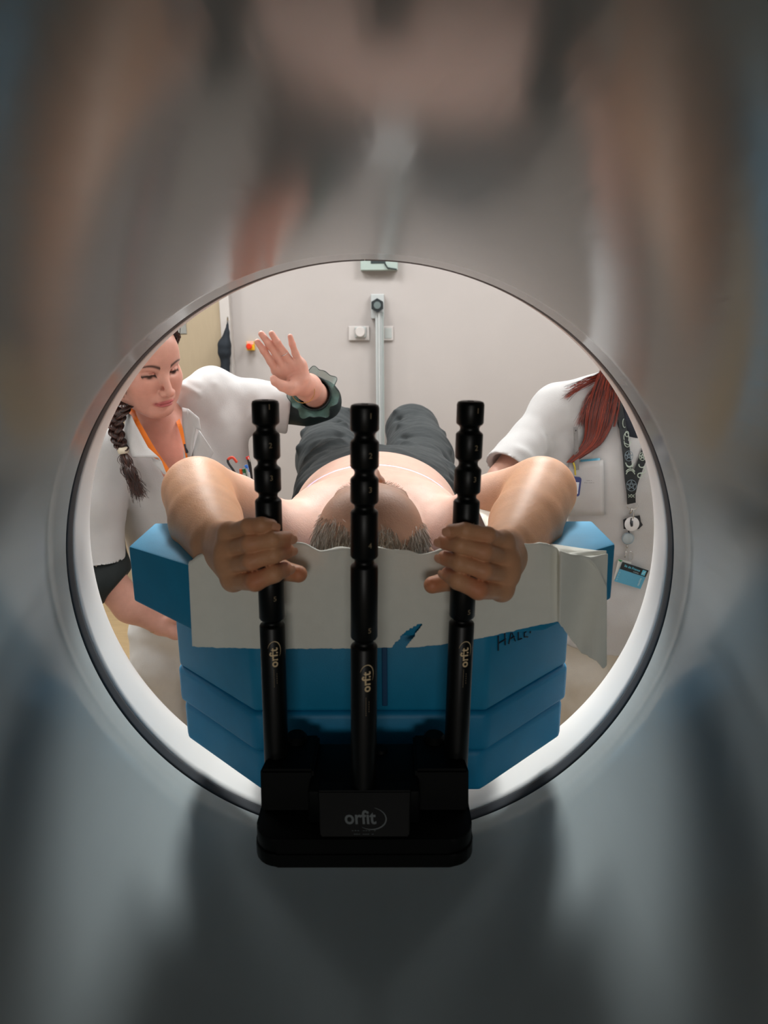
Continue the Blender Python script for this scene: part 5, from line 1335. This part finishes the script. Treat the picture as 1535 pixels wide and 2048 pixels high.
for nm, r0, dd, mm in (('end_cap', rr, .03, m_hex), ('end_cap_inset', rr*.52, .006, mat('cap_centre', (92, 104, 104), .5))):
    bm = bmesh.new(); nseg = 6 if nm == 'end_cap' else 24
    M6 = frame_z(hc_+np.array([0, .03 if nm == 'end_cap' else -.001, 0]), hc_-np.array([0, 1, 0])); lathe(bm, [(r0, 0), (r0, dd)], M6 @ Matrix.Rotation(math.radians(30), 4, 'Z'), nseg); bobj(nm, bm, mm, la_e)
# check hexagon point-up
m_sock = mat('socket_white', (188, 182, 179), .4); m_sockr = mat('socket_grey_rim', (164, 168, 166), .5)  # rim and inset are a greyer tone than the plate
so = empty('wall_socket', tuple(wp(718, 668))); tag(so, 'white wall socket left of the metal rail, with a round plug in it', 'socket')
wbox('socket_plate', 697, 652, 738, 681, .0, .014, m_sock, so); wbox('plug_frame', 709, 653, 732, 676, .014, .030, m_sockr, so, .006)
q = at(720, 664, YB-.03); bm = bmesh.new(); lathe(bm, [(.026, 0), (.026, .020), (.022, .026)], frame_z(q, q-np.array([0, 1, 0])), 24); bobj('plug', bm, m_sock, so, auto=40)
so2 = empty('wall_socket', tuple(wp(776, 668))); tag(so2, 'white wall socket half hidden on the right of the metal rail', 'socket')
wbox('socket_plate', 766, 652, 786, 681, .0, .014, m_sock, so2); wbox('socket_inset', 769, 656, 783, 677, .014, .017, m_sockr, so2, .001)
al = empty('alarm_button', tuple(wp(500, 692))); tag(al, 'small red and yellow alarm button box on the far wall beside the raised hand', 'alarm button')
wbox('yellow_box', 493, 682.5, 507, 701, .0, .035, mat('yellow_box', (228, 176, 20), .4), al); q = at(499, 693, YB-.04)
wbox('pink_label', 493.5, 682.5, 506.5, 689, .035, .037, mat('pink_label', (226, 168, 150), .5), al, .0005)
bm = bmesh.new(); lathe(bm, [(.011, 0), (.011, .008), (.015, .010), (.015, .018), (.011, .022)], frame_z(q, q-np.array([0, 1, 0])), 20); bobj('red_button', bm, mat('red_button', (214, 52, 20), .35), al, auto=40)
sg = empty('wall_unit', tuple(wp(757, 515))); tag(sg, 'grey green wall unit at the top of the opening above the rail', 'wall unit')
wbox('housing', 720.5, 478, 795, 540.5, .0, .05, mat('unit_grey_green', (158, 172, 166), .4), sg); wbox('display', 741, 478, 770, 527, .05, .053, mat('unit_dark', (44, 54, 56), .3), sg, .001)
bm = bmesh.new(); tube(bm, [wp(769, 527, .056), wp(775, 536, .056), wp(793, 539, .056)], .004, 6); bobj('latch', bm, mat('unit_latch', (48, 58, 58), .4), sg)
dp = wbox('door_sign', 340, 640, 371, 668, .0455, .050, mat('grey_sign', (140, 140, 136), .4), None); tag(dp, 'small grey sign plate on the beige door behind the woman with the braid', 'sign')
# dark coat hanging at the door edge
Cx = [((455, 642), .004), ((453, 665), .012), ((449, 690), .030), ((449, 705), .030), ((451, 725), .020), ((449, 750), .026), ((448, 790), .026)]
GV, GF = body_mesh([chain([at(p[0][0], p[0][1], YB-.10) for p in Cx], [p[1] for p in Cx], kin=.01)], [(.006, (-1.1, 3.3, .6), (-.7, 3.64, 1.7), None, None)], lambda V: .004*vnoise(V*np.array([1, 1, .3]), 60, 4))
ct = fast_mesh('hanging_coat', GV, GF, mat('navy_coat', (14, 24, 34), .8, noise=.1)); tag(ct, 'narrow dark navy coat hanging beside the beige door', 'coat')
bm = bmesh.new(); tube(bm, [at(455, 640, YB-.002), at(455, 640, YB-.10), at(455, 634, YB-.11)], .004, 8); bobj('hook', bm, m_chr, ct)
# laser projector on the ceiling: throws the thin violet-blue line across the man's chest
l = bpy.data.lights.new('laser_line', 'POINT'); l.energy = 1.0; l.shadow_soft_size = 0.0; l.use_nodes = True; nt = l.node_tree
lo_ = bpy.data.objects.new('laser_line', l); C.objects.link(lo_)
LY = 1.42
lo_.location = (.02, LY+.02, 2.45); lo_.rotation_euler = (0, 0, math.radians(-3))
em = nt.nodes['Emission']; geo = nt.nodes.new('ShaderNodeTexCoord'); sp = nt.nodes.new('ShaderNodeSeparateXYZ'); nt.links.new(geo.outputs['Normal'], sp.inputs[0])
def mth(op, a, b=None):
    n_ = nt.nodes.new('ShaderNodeMath'); n_.operation = op
    for i, v in enumerate((a, b)):
        if v is None: continue
        if isinstance(v, (int, float)): n_.inputs[i].default_value = v
        else: nt.links.new(v, n_.inputs[i])
    return n_.outputs[0]
ratio = mth('ABSOLUTE', mth('DIVIDE', sp.outputs[1], sp.outputs[2])); inside_ = mth('LESS_THAN', ratio, .0009); down = mth('GREATER_THAN', mth('ABSOLUTE', sp.outputs[2]), .84)
nt.links.new(mth('MULTIPLY', mth('MULTIPLY', inside_, down), 1500.0), em.inputs['Strength']); em.inputs['Color'].default_value = (.35, .35, 1, 1)
lp_ = empty('laser_projector', (.02, LY+.03, 2.5)); tag(lp_, 'small ceiling-hung laser projector above the couch, out of the frame', 'laser projector')
bm = bmesh.new(); box(bm, (-.03, LY-.03, 2.47), (.07, LY+.07, 2.55), .005); bobj('housing', bm, m_white, lp_)
bm = bmesh.new(); tube(bm, [(.02, LY+.02, 2.55), (.02, LY+.02, 2.699)], .012, 12); bobj('stem', bm, m_white, lp_)
